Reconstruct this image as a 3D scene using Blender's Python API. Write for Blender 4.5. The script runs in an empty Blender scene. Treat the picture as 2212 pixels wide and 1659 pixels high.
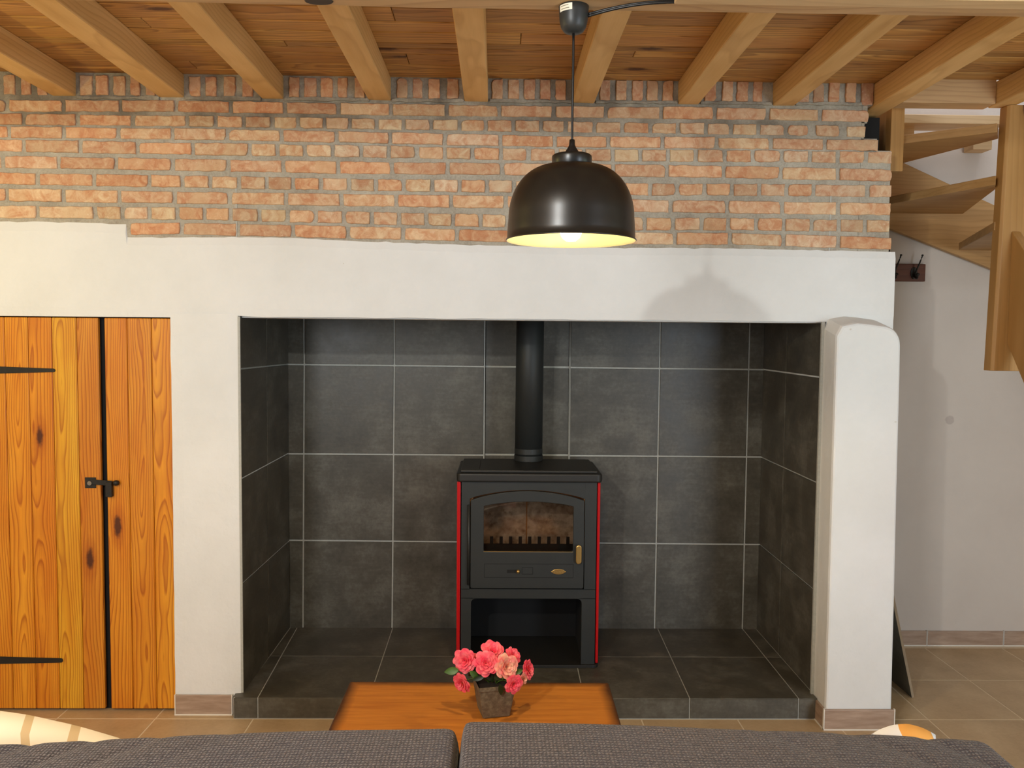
import bpy, bmesh, math, random
from mathutils import Vector, Matrix
from mathutils import noise as mnoise
R_ = random.Random(7)
SC = bpy.context.scene
COL = SC.collection
PI = math.pi

# ------------------------------------------------------------------ camera
F_PX, PITCH, YAW, ROLL, CH, CD = 1790.0, .056, .017, .009, 1.58, 3.4
Fv = Vector((math.sin(YAW)*math.cos(PITCH), math.cos(YAW)*math.cos(PITCH), -math.sin(PITCH)))
Rv = Vector((math.cos(YAW), -math.sin(YAW), 0)); Uv = Rv.cross(Fv)
_c, _s = math.cos(ROLL), math.sin(ROLL)
Rv, Uv = _c*Rv+_s*Uv, -_s*Rv+_c*Uv
CAMP = Vector((0, -CD, CH))
cd = bpy.data.cameras.new('camera'); cam = bpy.data.objects.new('camera', cd); COL.objects.link(cam)
cd.sensor_width = 36; cd.lens = F_PX/2212*36; cd.clip_start = .05
M = Matrix((Rv, Uv, -Fv)).transposed().to_4x4(); M.translation = CAMP
cam.matrix_world = M
SC.camera = cam

def ray(x, y): return Fv + Rv*((x-1106)/F_PX) - Uv*((y-829.5)/F_PX)
def py(x, y, Y):            # photo pixel -> point on the upright plane at depth Y
    d = ray(x, y); return CAMP + d*((Y+CD)/d.y)
def pz(x, y, Z):            # -> point on the level plane at height Z
    d = ray(x, y); return CAMP + d*((Z-CH)/d.z)
def px(x, y, X):            # -> point on the plane at X
    d = ray(x, y); return CAMP + d*(X/d.x)

# ------------------------------------------------------------------ world, lights, exposure
SC.view_settings.view_transform = 'Standard'; SC.view_settings.look = 'None'
SC.view_settings.exposure = 0.0; SC.view_settings.gamma = 1.0; SC.view_settings.use_curve_mapping = False
w = bpy.data.worlds.new('world'); SC.world = w; w.use_nodes = True
w.node_tree.nodes['Background'].inputs[0].default_value = (.86, .93, 1.0, 1)
w.node_tree.nodes['Background'].inputs[1].default_value = .25

def light(name, kind, loc, energy, color, size=.1, sy=None, aim=None, spread=None):
    l = bpy.data.lights.new(name, kind); l.energy = energy; l.color = color
    if kind == 'AREA':
        l.size = size
        if sy: l.shape = 'RECTANGLE'; l.size_y = sy
        if spread: l.spread = spread
    else: l.shadow_soft_size = size
    o = bpy.data.objects.new(name, l); COL.objects.link(o); o.location = loc
    if aim is not None: o.rotation_euler = (Vector(aim)-Vector(loc)).to_track_quat('-Z', 'Y').to_euler()
    return o
light('second_pendant_light', 'POINT', (-.92, -3.42, 2.385), 100, (.955, .985, .96), .035)
light('side_lamp_light', 'POINT', (-2.25, -1.12, 1.92), 14.5, (1, .81, .24), .03)
light('rear_window_light', 'AREA', (-1.9, -5.2, 1.95), 62, (.95, .98, 1), .55, 1.3, (-.9, 0, 1.7))
light('glass_door_light', 'AREA', (2.75, -4.3, 1.1), 62, (.74, .86, 1), .9, 1.9, (1.5, 0, .7))
light('garden_window_light', 'AREA', (3.1, -2.1, 1.5), 8, (.75, 1, .8), .9, .9, (0, -1.6, 1.3))
light('stairwell_skylight', 'AREA', (2.3, .35, 3.7), 15, (.94, .93, 1), .9, .7, (2.3, .5, 0))

# ------------------------------------------------------------------ material helpers
def srgb(r, g, b):
    f = lambda c: (c/255/12.92) if c/255 <= .04045 else ((c/255+.055)/1.055)**2.4
    return (f(r), f(g), f(b), 1)
class NT:
    def __init__(s, name):
        m = bpy.data.materials.new(name); m.use_nodes = True; s.m = m; s.t = m.node_tree; s.n = s.t.nodes
        s.b = s.n['Principled BSDF']; s.out = s.n['Material Output']
    def add(s, typ, **kw):
        n = s.n.new(typ)
        for k, v in kw.items():
            if k.startswith('i_'):
                key = k[2:]; key = int(key) if key.isdigit() else key.replace('_', ' ')
                s.set(n.inputs[key], v)
            else: setattr(n, k, v)
        return n
    def set(s, inp, v):
        if isinstance(v, bpy.types.NodeSocket): s.t.links.new(v, inp)
        elif isinstance(v, bpy.types.Node): s.t.links.new(v.outputs[0], inp)
        else: inp.default_value = v
    def math(s, op, a, b=0.0, c=None, clamp=False):
        n = s.n.new('ShaderNodeMath'); n.operation = op; n.use_clamp = clamp
        s.set(n.inputs[0], a); s.set(n.inputs[1], b)
        if c is not None: s.set(n.inputs[2], c)
        return n.outputs[0]
    def vmath(s, op, a, b=(0, 0, 0)):
        n = s.n.new('ShaderNodeVectorMath'); n.operation = op
        s.set(n.inputs[0], a); s.set(n.inputs[1], b)
        return n.outputs[0]
    def mix(s, fac, a, b, mode='MIX'):
        n = s.n.new('ShaderNodeMix'); n.data_type = 'RGBA'; n.blend_type = mode
        s.set(n.inputs[0], fac); s.set(n.inputs[6], a); s.set(n.inputs[7], b)
        return n.outputs[2]
    def coord(s, kind='Object'): return s.add('ShaderNodeTexCoord').outputs[kind]
    def noise(s, vec, scale, detail=4, rough=.55, dist=0.0):
        return s.add('ShaderNodeTexNoise', i_Vector=vec, i_Scale=scale, i_Detail=detail, i_Roughness=rough, i_Distortion=dist).outputs[0]
    def ramp(s, fac, stops):
        n = s.n.new('ShaderNodeValToRGB'); s.set(n.inputs[0], fac); e = n.color_ramp.elements
        while len(e) < len(stops): e.new(.5)
        for el, (p, c) in zip(e, stops):
            el.position = p; el.color = c if len(c) == 4 else (*c, 1)
        return n.outputs[0]
    def rng(s, v, a, b, c, d):
        n = s.n.new('ShaderNodeMapRange'); s.set(n.inputs[0], v)
        for i, q in enumerate((a, b, c, d)): n.inputs[i+1].default_value = q
        return n.outputs[0]
    def bump(s, h, strength=.3, dist=.01):
        n = s.add('ShaderNodeBump', i_Height=h, i_Strength=strength, i_Distance=dist)
        s.set(s.b.inputs['Normal'], n.outputs[0])
    def done(s, color=None, rough=None, metal=None, spec=None):
        if color is not None: s.set(s.b.inputs['Base Color'], color)
        if rough is not None: s.set(s.b.inputs['Roughness'], rough)
        if metal is not None: s.set(s.b.inputs['Metallic'], metal)
        if spec is not None: s.set(s.b.inputs['Specular IOR Level'], spec)
        return s.m
g = lambda v: (v, v, v, 1)

def wood(name, axis, light_c, mid_c, dark_c, ring=90, warp=.02, knots=.0, rough=.5, contrast=1.0, bump=.15):
    """growth rings cut by the board face; object colour tints each board, object random shifts the cut"""
    s = NT(name)
    co = s.coord(); sep = s.add('ShaderNodeSeparateXYZ', i_0=co)
    ax = {'X': 0, 'Y': 1, 'Z': 2}[axis]; oth = [i for i in range(3) if i != ax]
    oi = s.add('ShaderNodeObjectInfo'); rnd = oi.outputs['Random']
    L = s.math('ADD', sep.outputs[ax], s.math('MULTIPLY', rnd, 37.0))
    a = sep.outputs[oth[0]]; b = sep.outputs[oth[1]]
    cv = s.add('ShaderNodeCombineXYZ', i_0=s.math('MULTIPLY', a, 1.0), i_1=s.math('MULTIPLY', b, 1.0), i_2=s.math('MULTIPLY', L, .16)).outputs[0]
    n1 = s.math('SUBTRACT', s.noise(cv, 5.0, 2, .5), .5)
    cv2 = s.add('ShaderNodeCombineXYZ', i_0=s.math('ADD', a, 11.3), i_1=b, i_2=s.math('MULTIPLY', L, .22)).outputs[0]
    n2 = s.math('SUBTRACT', s.noise(cv2, 6.0, 3, .5), .5)
    lx = s.add('ShaderNodeCombineXYZ', i_2=s.math('MULTIPLY', L, .9)).outputs[0]
    n3 = s.math('SUBTRACT', s.noise(lx, 1.0, 2, .5), .5)
    A = s.math('ADD', s.math('ADD', a, s.math('MULTIPLY', rnd, .08)), s.math('MULTIPLY', n1, warp*4))
    B = s.math('ADD', s.math('ADD', b, .035), s.math('ADD', s.math('MULTIPLY', n2, warp*3), s.math('MULTIPLY', n3, .12)))
    r = s.math('SQRT', s.math('ADD', s.math('MULTIPLY', A, A), s.math('MULTIPLY', B, B)))
    fr = s.math('FRACT', s.math('MULTIPLY', r, ring))
    line = s.ramp(fr, [(0, g(.0)), (.55, g(.25)), (.86, g(1)), (1, g(.0))])
    fib = s.noise(s.add('ShaderNodeCombineXYZ', i_0=s.math('MULTIPLY', a, 220), i_1=s.math('MULTIPLY', b, 220), i_2=s.math('MULTIPLY', L, 5)).outputs[0], 1.0, 3, .6)
    cloud = s.noise(cv, 14.0, 3, .5)
    col = s.mix(s.rng(cloud, .3, .7, 0, 1), light_c, mid_c)
    col = s.mix(s.math('MULTIPLY', line, .62*contrast), col, dark_c)
    col = s.mix(s.math('MULTIPLY', s.rng(fib, .35, .75, 0, 1), .22*contrast), col, dark_c)
    if knots:
        kv = s.add('ShaderNodeCombineXYZ', i_0=s.math('MULTIPLY', a, 9), i_1=s.math('MULTIPLY', b, 2), i_2=s.math('MULTIPLY', L, 3.0)).outputs[0]
        vo = s.add('ShaderNodeTexVoronoi', i_Vector=kv, i_Scale=1.0)
        dd = s.math('ADD', vo.outputs['Distance'], s.math('MULTIPLY', s.math('SUBTRACT', s.noise(co, 60, 2), .5), .08))
        rc = s.add('ShaderNodeSeparateXYZ', i_0=vo.outputs['Color']).outputs[0]
        has = s.math('GREATER_THAN', rc, 1-knots)
        kn = s.math('MULTIPLY', s.rng(dd, .17, .10, 0, 1), has, clamp=True)
        halo = s.math('MULTIPLY', s.rng(dd, .34, .14, 0, .5), has, clamp=True)
        col = s.mix(halo, col, dark_c); col = s.mix(s.math('MULTIPLY', kn, .92), col, srgb(70, 34, 16))
    col = s.mix(1.0, col, oi.outputs['Color'], 'MULTIPLY')
    s.bump(s.math('ADD', s.math('MULTIPLY', line, -.5), s.math('MULTIPLY', fib, .5)), bump, .002)
    return s.done(col, rough, spec=.4)

def plain(name, c, rough=.5, metal=0, spec=.5, bump=None, var=.0):
    s = NT(name)
    if var or bump:
        co = s.coord()
    col = c
    if var:
        n = s.noise(co, 9, 5, .6); col = s.mix(s.rng(n, .3, .7, 0, 1), tuple(x*(1-var) for x in c[:3])+(1,), tuple(min(1, x*(1+var)) for x in c[:3])+(1,))
    if bump: s.bump(s.noise(co, bump[0], 4, .6), bump[1], bump[2])
    return s.done(col, rough, metal, spec)

# materials -------------------------------------------------------
s = NT('white_plaster'); co = s.coord()
n1 = s.noise(co, 3.0, 5, .6); n2 = s.noise(co, 26, 4, .55)
col = s.mix(s.rng(n1, .3, .7, 0, 1), srgb(224, 225, 222), srgb(233, 234, 232))
spots = s.math('LESS_THAN', s.noise(co, 34, 1), .19)
col = s.mix(s.math('MULTIPLY', spots, .5), col, srgb(190, 180, 160))
s.bump(s.math('ADD', s.math('MULTIPLY', n1, 1.5), s.math('MULTIPLY', n2, .55)), .38, .012)
M_PLASTER = s.done(col, .75, spec=.25)
s = NT('wall_paint'); co = s.coord()
n1 = s.noise(co, 2.2, 4, .6); n2 = s.noise(co, 40, 3, .5)
col = s.mix(s.rng(n1, .3, .7, 0, 1), srgb(200, 189, 178), srgb(208, 198, 187))
sep = s.add('ShaderNodeSeparateXYZ', i_0=co)
p = py(2055, 908, .78)
dx = s.math('SUBTRACT', sep.outputs[0], p.x); dz = s.math('SUBTRACT', sep.outputs[2], p.z)
dd = s.math('ADD', s.math('SQRT', s.math('ADD', s.math('MULTIPLY', dx, dx), s.math('MULTIPLY', dz, dz))), s.math('MULTIPLY', s.math('SUBTRACT', s.noise(co, 60, 3), .5), .012))
col = s.mix(s.rng(dd, .020, .026, .5, 0), col, srgb(165, 152, 146))
s.bump(s.math('ADD', n1, s.math('MULTIPLY', n2, .4)), .2, .008)
M_WALLPAINT = s.done(col, .8, spec=.2)
s = NT('mortar'); co = s.coord()
n1 = s.noise(co, 8, 6, .65); n2 = s.noise(co, 120, 4, .7)
col = s.ramp(s.math('ADD', s.math('MULTIPLY', n1, .6), s.math('MULTIPLY', n2, .4)), [(.3, srgb(142, 134, 120)), (.5, srgb(176, 169, 154)), (.7, srgb(200, 194, 178))])
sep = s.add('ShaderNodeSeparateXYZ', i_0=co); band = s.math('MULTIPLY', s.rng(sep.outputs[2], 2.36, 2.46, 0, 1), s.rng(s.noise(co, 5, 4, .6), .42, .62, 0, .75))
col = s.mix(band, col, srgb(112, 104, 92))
s.bump(s.math('ADD', n1, s.math('MULTIPLY', n2, .8)), .7, .008)
M_MORTAR = s.done(col, .9, spec=.15)
s = NT('brick'); co = s.coord(); oi = s.add('ShaderNodeObjectInfo')
off = s.vmath('ADD', co, s.add('ShaderNodeCombineXYZ', i_0=s.math('MULTIPLY', oi.outputs['Random'], 9), i_1=s.math('MULTIPLY', oi.outputs['Random'], 23)).outputs[0])
n1 = s.noise(off, 24, 6, .68, .8); n2 = s.noise(off, 90, 6, .75); n3 = s.noise(off, 9, 2, .5)
lc = s.mix(1.0, srgb(224, 198, 166), oi.outputs['Color'], 'MULTIPLY')
rc = s.mix(1.0, srgb(200, 150, 116), oi.outputs['Color'], 'MULTIPLY')
col = s.mix(s.rng(n1, .38, .66, 0, 1), rc, lc)
col = s.mix(s.math('MULTIPLY', s.rng(n3, .52, .66, 0, 1), .6), col, s.mix(1.0, srgb(214, 186, 152), oi.outputs['Color'], 'MULTIPLY'))
col = s.mix(s.math('MULTIPLY', s.rng(n2, .58, .75, 0, 1), .5), col, srgb(150, 92, 66))
col = s.mix(s.math('MULTIPLY', s.rng(n2, .42, .30, 0, 1), .5), col, srgb(236, 218, 196))
s.bump(s.math('ADD', s.math('MULTIPLY', n1, .8), s.math('MULTIPLY', n2, .6)), .55, .006)
M_BRICK = s.done(col, .88, spec=.2)
s = NT('slate_tile'); co = s.coord(); oi = s.add('ShaderNodeObjectInfo')
off = s.vmath('ADD', co, s.add('ShaderNodeCombineXYZ', i_0=s.math('MULTIPLY', oi.outputs['Random'], 7), i_1=s.math('MULTIPLY', oi.outputs['Random'], 3)).outputs[0])
n1 = s.noise(off, 6, 6, .6); n2 = s.noise(off, 60, 5, .65)
st = s.noise(s.vmath('MULTIPLY', off, (8, 8, 60)), 1.0, 4, .6)
mx = s.math('ADD', s.math('MULTIPLY', n1, .6), s.math('ADD', s.math('MULTIPLY', n2, .25), s.math('MULTIPLY', st, .15)))
col = s.ramp(mx, [(.34, srgb(62, 58, 49)), (.5, srgb(81, 77, 67)), (.66, srgb(108, 105, 95))])
s.bump(s.math('ADD', s.math('MULTIPLY', n2, .5), s.math('MULTIPLY', st, .5)), .25, .002)
M_SLATE = s.done(col, s.rng(n1, .3, .7, .36, .5), spec=.5)
s = NT('grout'); co = s.coord(); n2 = s.noise(co, 90, 4, .7)
col = s.mix(n2, srgb(160, 160, 152), srgb(196, 196, 188)); s.bump(n2, .3, .003)
M_GROUT = s.done(col, .8)
s = NT('floor_tile'); co = s.coord(); oi = s.add('ShaderNodeObjectInfo')
off = s.vmath('ADD', co, s.add('ShaderNodeCombineXYZ', i_0=s.math('MULTIPLY', oi.outputs['Random'], 7)).outputs[0])
n1 = s.noise(off, 5, 6, .6); n2 = s.noise(off, 70, 4, .6)
col = s.ramp(s.math('ADD', s.math('MULTIPLY', n1, .75), s.math('MULTIPLY', n2, .25)), [(.35, srgb(172, 146, 110)), (.5, srgb(186, 160, 124)), (.68, srgb(200, 176, 140))])
s.bump(n1, .12, .003); M_FLOOR = s.done(col, .38, spec=.5)
s = NT('floor_grout'); co = s.coord(); n2 = s.noise(co, 60, 4, .7)
M_FGROUT = s.done(s.mix(n2, srgb(206, 188, 160), srgb(232, 218, 192)), .8)
s = NT('skirting_tile'); co = s.coord(); n1 = s.noise(s.vmath('MULTIPLY', co, (8, 8, 60)), 1, 5, .6)
M_SKIRT = s.done(s.mix(s.rng(n1, .3, .7, 0, 1), srgb(150, 124, 104), srgb(182, 158, 138)), .4)
M_CAULK = plain('white_caulk', srgb(232, 226, 214), .5)
M_JOIST_Y = wood('joist_timber', 'Y', srgb(228, 188, 130), srgb(212, 168, 106), srgb(172, 122, 66), 60, .02, .05, .6, .55)
M_BEAM_X = wood('beam_timber', 'X', srgb(212, 176, 130), srgb(196, 158, 112), srgb(154, 112, 76), 50, .03, .05, .62, .6)
M_PLANK_X = wood('ceiling_plank', 'X', srgb(212, 164, 98), srgb(190, 138, 72), srgb(112, 70, 34), 80, .035, .30, .45, 1.0)
M_DOOR_Z = wood('door_pine', 'Z', srgb(236, 168, 46), srgb(218, 138, 28), srgb(156, 68, 8), 105, .028, .14, .38, 1.15)
M_STAIR_X = wood('stair_timber', 'X', srgb(190, 150, 98), srgb(172, 132, 80), srgb(136, 98, 54), 50, .03, .04, .5, .4)
M_STAIR_Z = wood('post_timber', 'Z', srgb(186, 142, 84), srgb(170, 126, 68), srgb(138, 94, 44), 40, .02, .03, .5, .35)
M_LIGHTW = wood('pale_timber', 'X', srgb(222, 190, 146), srgb(206, 172, 124), srgb(170, 132, 90), 50, .02, .12, .55, .4)
M_RACK = wood('rack_wood', 'X', srgb(110, 58, 26), srgb(92, 46, 20), srgb(58, 28, 12), 70, .02, 0, .45, .7)
# table top: brown worn edges
s = NT('table_wood'); co = s.coord(); sep = s.add('ShaderNodeSeparateXYZ', i_0=co)
gr = s.noise(s.vmath('MULTIPLY', co, (5, 60, 60)), 1, 5, .6); cl = s.noise(s.vmath('MULTIPLY', co, (4, 9, 4)), 1.0, 5, .6)
col = s.mix(s.rng(gr, .3, .7, 0, 1), srgb(204, 132, 50), srgb(176, 104, 34))
col = s.mix(s.math('MULTIPLY', s.rng(cl, .55, .75, 0, 1), .6), col, srgb(136, 80, 32))
ex = s.math('SUBTRACT', .425, s.math('ABSOLUTE', sep.outputs[0])); ey = s.math('SUBTRACT', .25, s.math('ABSOLUTE', sep.outputs[1]))
ed = s.math('ADD', s.math('MINIMUM', ex, ey), s.math('MULTIPLY', s.math('SUBTRACT', s.noise(co, 14, 4), .5), .02))
col = s.mix(s.rng(ed, .006, .042, .9, 0), col, srgb(50, 26, 12))
s.bump(gr, .12, .002); M_TABLE = s.done(col, .42, spec=.4)
M_TABLELEG = wood('table_leg_wood', 'Z', srgb(160, 84, 26), srgb(138, 68, 18), srgb(80, 36, 10), 60, .02, 0, .45)
M_IRON = plain('black_iron', srgb(40, 37, 32), .5, .4, bump=(60, .4, .003), var=.2)
M_BLACK = plain('black_enamel', srgb(26, 26, 24), .33, 0, .55)
M_CORD = plain('black_flex', srgb(22, 22, 22), .4)
M_CANOPY = plain('black_plastic', srgb(44, 46, 46), .42)
M_STOVE = plain('stove_steel', srgb(46, 48, 47), .52, .25, .45, bump=(300, .12, .001), var=.08)
M_STOVETOP = plain('stove_cast', srgb(40, 39, 37), .48, .2, .45, bump=(200, .2, .001))
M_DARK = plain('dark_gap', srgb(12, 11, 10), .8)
M_RED = plain('red_enamel', srgb(186, 14, 20), .28, 0, .5)
M_BRASS = plain('aged_brass', srgb(196, 160, 96), .34, .85, bump=(120, .2, .001))
M_ENAMELW = plain('white_enamel_inside', srgb(200, 188, 150), .4)
s = NT('bulb_glow'); e = s.add('ShaderNodeEmission', i_Color=(1, .78, .46, 1), i_Strength=36.0); s.t.links.new(e.outputs[0], s.out.inputs[0]); M_BULB = s.m
s = NT('firebox_panel'); co = s.coord(); n1 = s.noise(co, 24, 6, .7); n2 = s.noise(co, 7, 3, .6)
col = s.ramp(n1, [(.3, srgb(128, 112, 96)), (.5, srgb(214, 204, 186)), (.7, srgb(244, 240, 228))])
col = s.mix(s.rng(n2, .5, .65, 0, .5), col, srgb(120, 90, 72)); M_FIREBRICK = s.done(col, .9)
M_ASH = plain('rusty_ash', srgb(176, 128, 82), .9, var=.4)
s = NT('stove_glass'); tr = s.add('ShaderNodeBsdfTransparent', i_Color=(.74, .69, .64, 1)); gl = s.add('ShaderNodeBsdfGlossy', i_Roughness=.06, i_Color=(1, 1, 1, 1))
fr = s.add('ShaderNodeFresnel', i_IOR=1.5); mxs = s.add('ShaderNodeMixShader', i_0=fr.outputs[0], i_1=tr.outputs[0], i_2=gl.outputs[0])
s.t.links.new(mxs.outputs[0], s.out.inputs[0]); M_GLASS = s.m
# knit sofa fabric
s = NT('sofa_fabric'); co = s.coord()
n1 = s.noise(co, 4, 4, .6); n2 = s.noise(co, 130, 3, .7)
w1 = s.add('ShaderNodeTexWave', wave_type='BANDS', bands_direction='X', i_Vector=co, i_Scale=46.0, i_Distortion=3.2, i_Detail=2.0, i_Detail_Scale=4.0).outputs[0]
w2 = s.add('ShaderNodeTexWave', wave_type='BANDS', bands_direction='Y', i_Vector=co, i_Scale=36.0, i_Distortion=3.2, i_Detail=2.0, i_Detail_Scale=4.0).outputs[0]
kn = s.math('MULTIPLY', w1, w2)
col = s.ramp(s.math('ADD', s.math('MULTIPLY', kn, .45), s.math('MULTIPLY', n2, .55)), [(.18, srgb(34, 29, 29)), (.40, srgb(80, 71, 70)), (.75, srgb(122, 110, 106))])
col = s.mix(s.rng(n1, .35, .65, 0, .42), col, srgb(62, 62, 76))
s.bump(s.math('ADD', kn, s.math('MULTIPLY', n2, .7)), .8, .004)
M_SOFA = s.done(col, .95, spec=.1); s.b.inputs['Sheen Weight'].default_value = .25
s = NT('striped_pillow'); co = s.coord(); sep = s.add('ShaderNodeSeparateXYZ', i_0=co)
st = s.math('FRACT', s.math('MULTIPLY', s.math('ADD', s.math('ADD', sep.outputs[0], s.math('MULTIPLY', sep.outputs[2], .55)), s.math('MULTIPLY', s.noise(co, 3, 2), .05)), 11.0))
col = s.mix(s.math('GREATER_THAN', st, .80), srgb(250, 236, 204), srgb(214, 186, 138)); M_PILLOW = s.done(col, .8)
s = NT('white_orange_cushion'); co = s.coord(); sep = s.add('ShaderNodeSeparateXYZ', i_0=co)
a = s.math('ADD', sep.outputs[0], s.math('MULTIPLY', s.noise(co, 12, 2), .03))
m_ = s.math('MULTIPLY', s.math('GREATER_THAN', a, .005), s.math('LESS_THAN', a, .075))
M_CUSH = s.done(s.mix(m_, srgb(248, 248, 250), srgb(246, 178, 88)), .8)
s = NT('clay_pot'); co = s.coord(); n1 = s.noise(co, 60, 5, .7); n2 = s.noise(co, 16, 3)
col = s.ramp(n1, [(.3, srgb(82, 70, 54)), (.5, srgb(108, 96, 76)), (.7, srgb(136, 126, 102))]); col = s.mix(s.rng(n2, .5, .7, 0, .5), col, srgb(98, 72, 58))
s.bump(n1, .3, .002); M_POT = s.done(col, .8)
def petal(name, a, b):
    s = NT(name); co = s.coord(); n1 = s.noise(co, 60, 3, .5)
    s.b.inputs['Subsurface Weight'].default_value = .12; s.b.inputs['Subsurface Scale'].default_value = .01
    return s.done(s.mix(s.rng(n1, .35, .65, 0, 1), a, b), .5)
M_PETAL = petal('petal_pink', srgb(250, 66, 96), srgb(255, 118, 126)); M_PETAL2 = petal('petal_pale', srgb(252, 130, 128), srgb(255, 190, 158))
M_LEAF = plain('leaf_green', srgb(70, 104, 30), .45, var=.3); M_LEAFD = plain('leaf_dark', srgb(34, 50, 22), .45, var=.3)
M_SOIL = plain('soil', srgb(34, 26, 18), .95, var=.3)
M_PAPER = plain('paper_label', srgb(238, 232, 214), .6); M_INK = plain('grey_ink', srgb(150, 144, 126), .7)
M_SLABEDGE = plain('slab_raw_edge', srgb(150, 132, 108), .8, var=.2)
M_KNOT = plain('dark_knot', srgb(58, 44, 34), .6, var=.3)

# ------------------------------------------------------------------ object helpers
def link(name, bm, m, parent=None, smooth=False, loc=None, bevel=0, bseg=2, sub=0, kind=None):
    me = bpy.data.meshes.new(name)
    bm.normal_update(); bm.to_mesh(me); bm.free()
    if isinstance(m, (list, tuple)):
        for q in m: me.materials.append(q)
    else: me.materials.append(m)
    if smooth:
        for p in me.polygons: p.use_smooth = True
    o = bpy.data.objects.new(name, me); COL.objects.link(o)
    if loc is not None: o.location = loc
    if parent is not None: o.parent = parent
    if bevel:
        md = o.modifiers.new('bevel', 'BEVEL'); md.width = bevel; md.segments = bseg; md.limit_method = 'ANGLE'; md.angle_limit = .6
    if sub:
        md = o.modifiers.new('sub', 'SUBSURF'); md.levels = sub; md.render_levels = sub
    if kind: o['kind'] = kind
    return o
def tag(o, label=None, cat=None, group=None, kind=None):
    if label: o['label'] = label
    if cat: o['category'] = cat
    if group: o['group'] = group
    if kind: o['kind'] = kind
    return o
def empty(name, loc, label=None, cat=None, group=None, rz=0, kind=None):
    o = bpy.data.objects.new(name, None); COL.objects.link(o); o.location = loc; o.rotation_euler = (0, 0, rz); o.empty_display_size = .1
    return tag(o, label, cat, group, kind)
def B(): return bmesh.new()
def box(bm, x0, x1, y0, y1, z0, z1):
    vs = [bm.verts.new((x, y, z)) for x in (x0, x1) for y in (y0, y1) for z in (z0, z1)]
    for f in ((0, 1, 3, 2), (4, 6, 7, 5), (0, 4, 5, 1), (2, 3, 7, 6), (0, 2, 6, 4), (1, 5, 7, 3)): bm.faces.new([vs[i] for i in f])
    return vs
def bx(name, m, x0, x1, y0, y1, z0, z1, parent=None, bevel=0, **kw):
    b = B(); box(b, x0, x1, y0, y1, z0, z1); return link(name, b, m, parent, bevel=bevel, **kw)
def hexa(bm, lo, hi):
    """prism between two rings of points of equal length"""
    a = [bm.verts.new(p) for p in lo]; b = [bm.verts.new(p) for p in hi]; n = len(a)
    bm.faces.new(a[::-1]); bm.faces.new(b)
    for i in range(n): bm.faces.new((a[i], a[(i+1) % n], b[(i+1) % n], b[i]))
    return a, b
def prism(bm, pts, d):
    d = Vector(d); P = [Vector(p) for p in pts]
    nrm = Vector()
    for i in range(len(P)): nrm += P[i].cross(P[(i+1) % len(P)])
    if nrm.dot(d) < 0: P = P[::-1]
    hexa(bm, P, [p+d for p in P])
def lathe(bm, prof, n=48, c=(0, 0, 0), closed=False):
    rings = []
    for r, z in prof:
        if r < 1e-6: rings.append([bm.verts.new((c[0], c[1], c[2]+z))])
        else: rings.append([bm.verts.new((c[0]+r*math.cos(2*PI*i/n), c[1]+r*math.sin(2*PI*i/n), c[2]+z)) for i in range(n)])
    for A, Bq in zip(rings, rings[1:]):
        for i in range(n):
            j = (i+1) % n
            if len(A) == 1 and len(Bq) == 1: continue
            if len(A) == 1: bm.faces.new((A[0], Bq[j], Bq[i]))
            elif len(Bq) == 1: bm.faces.new((A[i], A[j], Bq[0]))
            else: bm.faces.new((A[i], A[j], Bq[j], Bq[i]))
def tube(bm, pts, r, n=10, r2=None):
    P = [Vector(p) for p in pts]; prev = None
    up = Vector((0, 0, 1))
    for i, p in enumerate(P):
        t = (P[min(i+1, len(P)-1)]-P[max(i-1, 0)]).normalized()
        u = up if abs(t.dot(up)) < .95 else Vector((1, 0, 0))
        a = t.cross(u).normalized(); b = t.cross(a)
        rr = r if r2 is None else r+(r2-r)*i/(len(P)-1)
        ring = [bm.verts.new(p+(a*math.cos(2*PI*k/n)+b*math.sin(2*PI*k/n))*rr) for k in range(n)]
        if prev:
            for k in range(n): bm.faces.new((prev[k], prev[(k+1) % n], ring[(k+1) % n], ring[k]))
        else: bm.faces.new(ring[::-1])
        prev = ring
    bm.faces.new(prev)
def bez(p0, p1, p2, p3, n=10):
    p0, p1, p2, p3 = map(Vector, (p0, p1, p2, p3))
    return [p0*(1-t)**3+p1*3*t*(1-t)**2+p2*3*t*t*(1-t)+p3*t**3 for t in (i/n for i in range(n+1))]
def quadtile(name, m, corners, nrm, th, gap, parent, bevel=.0012):
    """a tile from four corner points (in order), shrunk by half a joint, standing proud by th along nrm"""
    P = [Vector(c) for c in corners]; n = len(P); Q = []
    for i in range(n):
        a, b, c = P[i-1], P[i], P[(i+1) % n]
        d1 = (a-b); d2 = (c-b); Q.append(b+d1.normalized()*min(gap, d1.length*.3)+d2.normalized()*min(gap, d2.length*.3))
    bm = B(); prism(bm, Q, Vector(nrm)*th)
    return link(name, bm, m, parent, bevel=bevel, bseg=1)
def lerp_row(pts, x):
    if x <= pts[0][0]: (x0, y0), (x1, y1) = pts[0], pts[1]
    elif x >= pts[-1][0]: (x0, y0), (x1, y1) = pts[-2], pts[-1]
    else:
        for (x0, y0), (x1, y1) in zip(pts, pts[1:]):
            if x0 <= x <= x1: break
    return y0+(y1-y0)*(x-x0)/(x1-x0)

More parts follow.
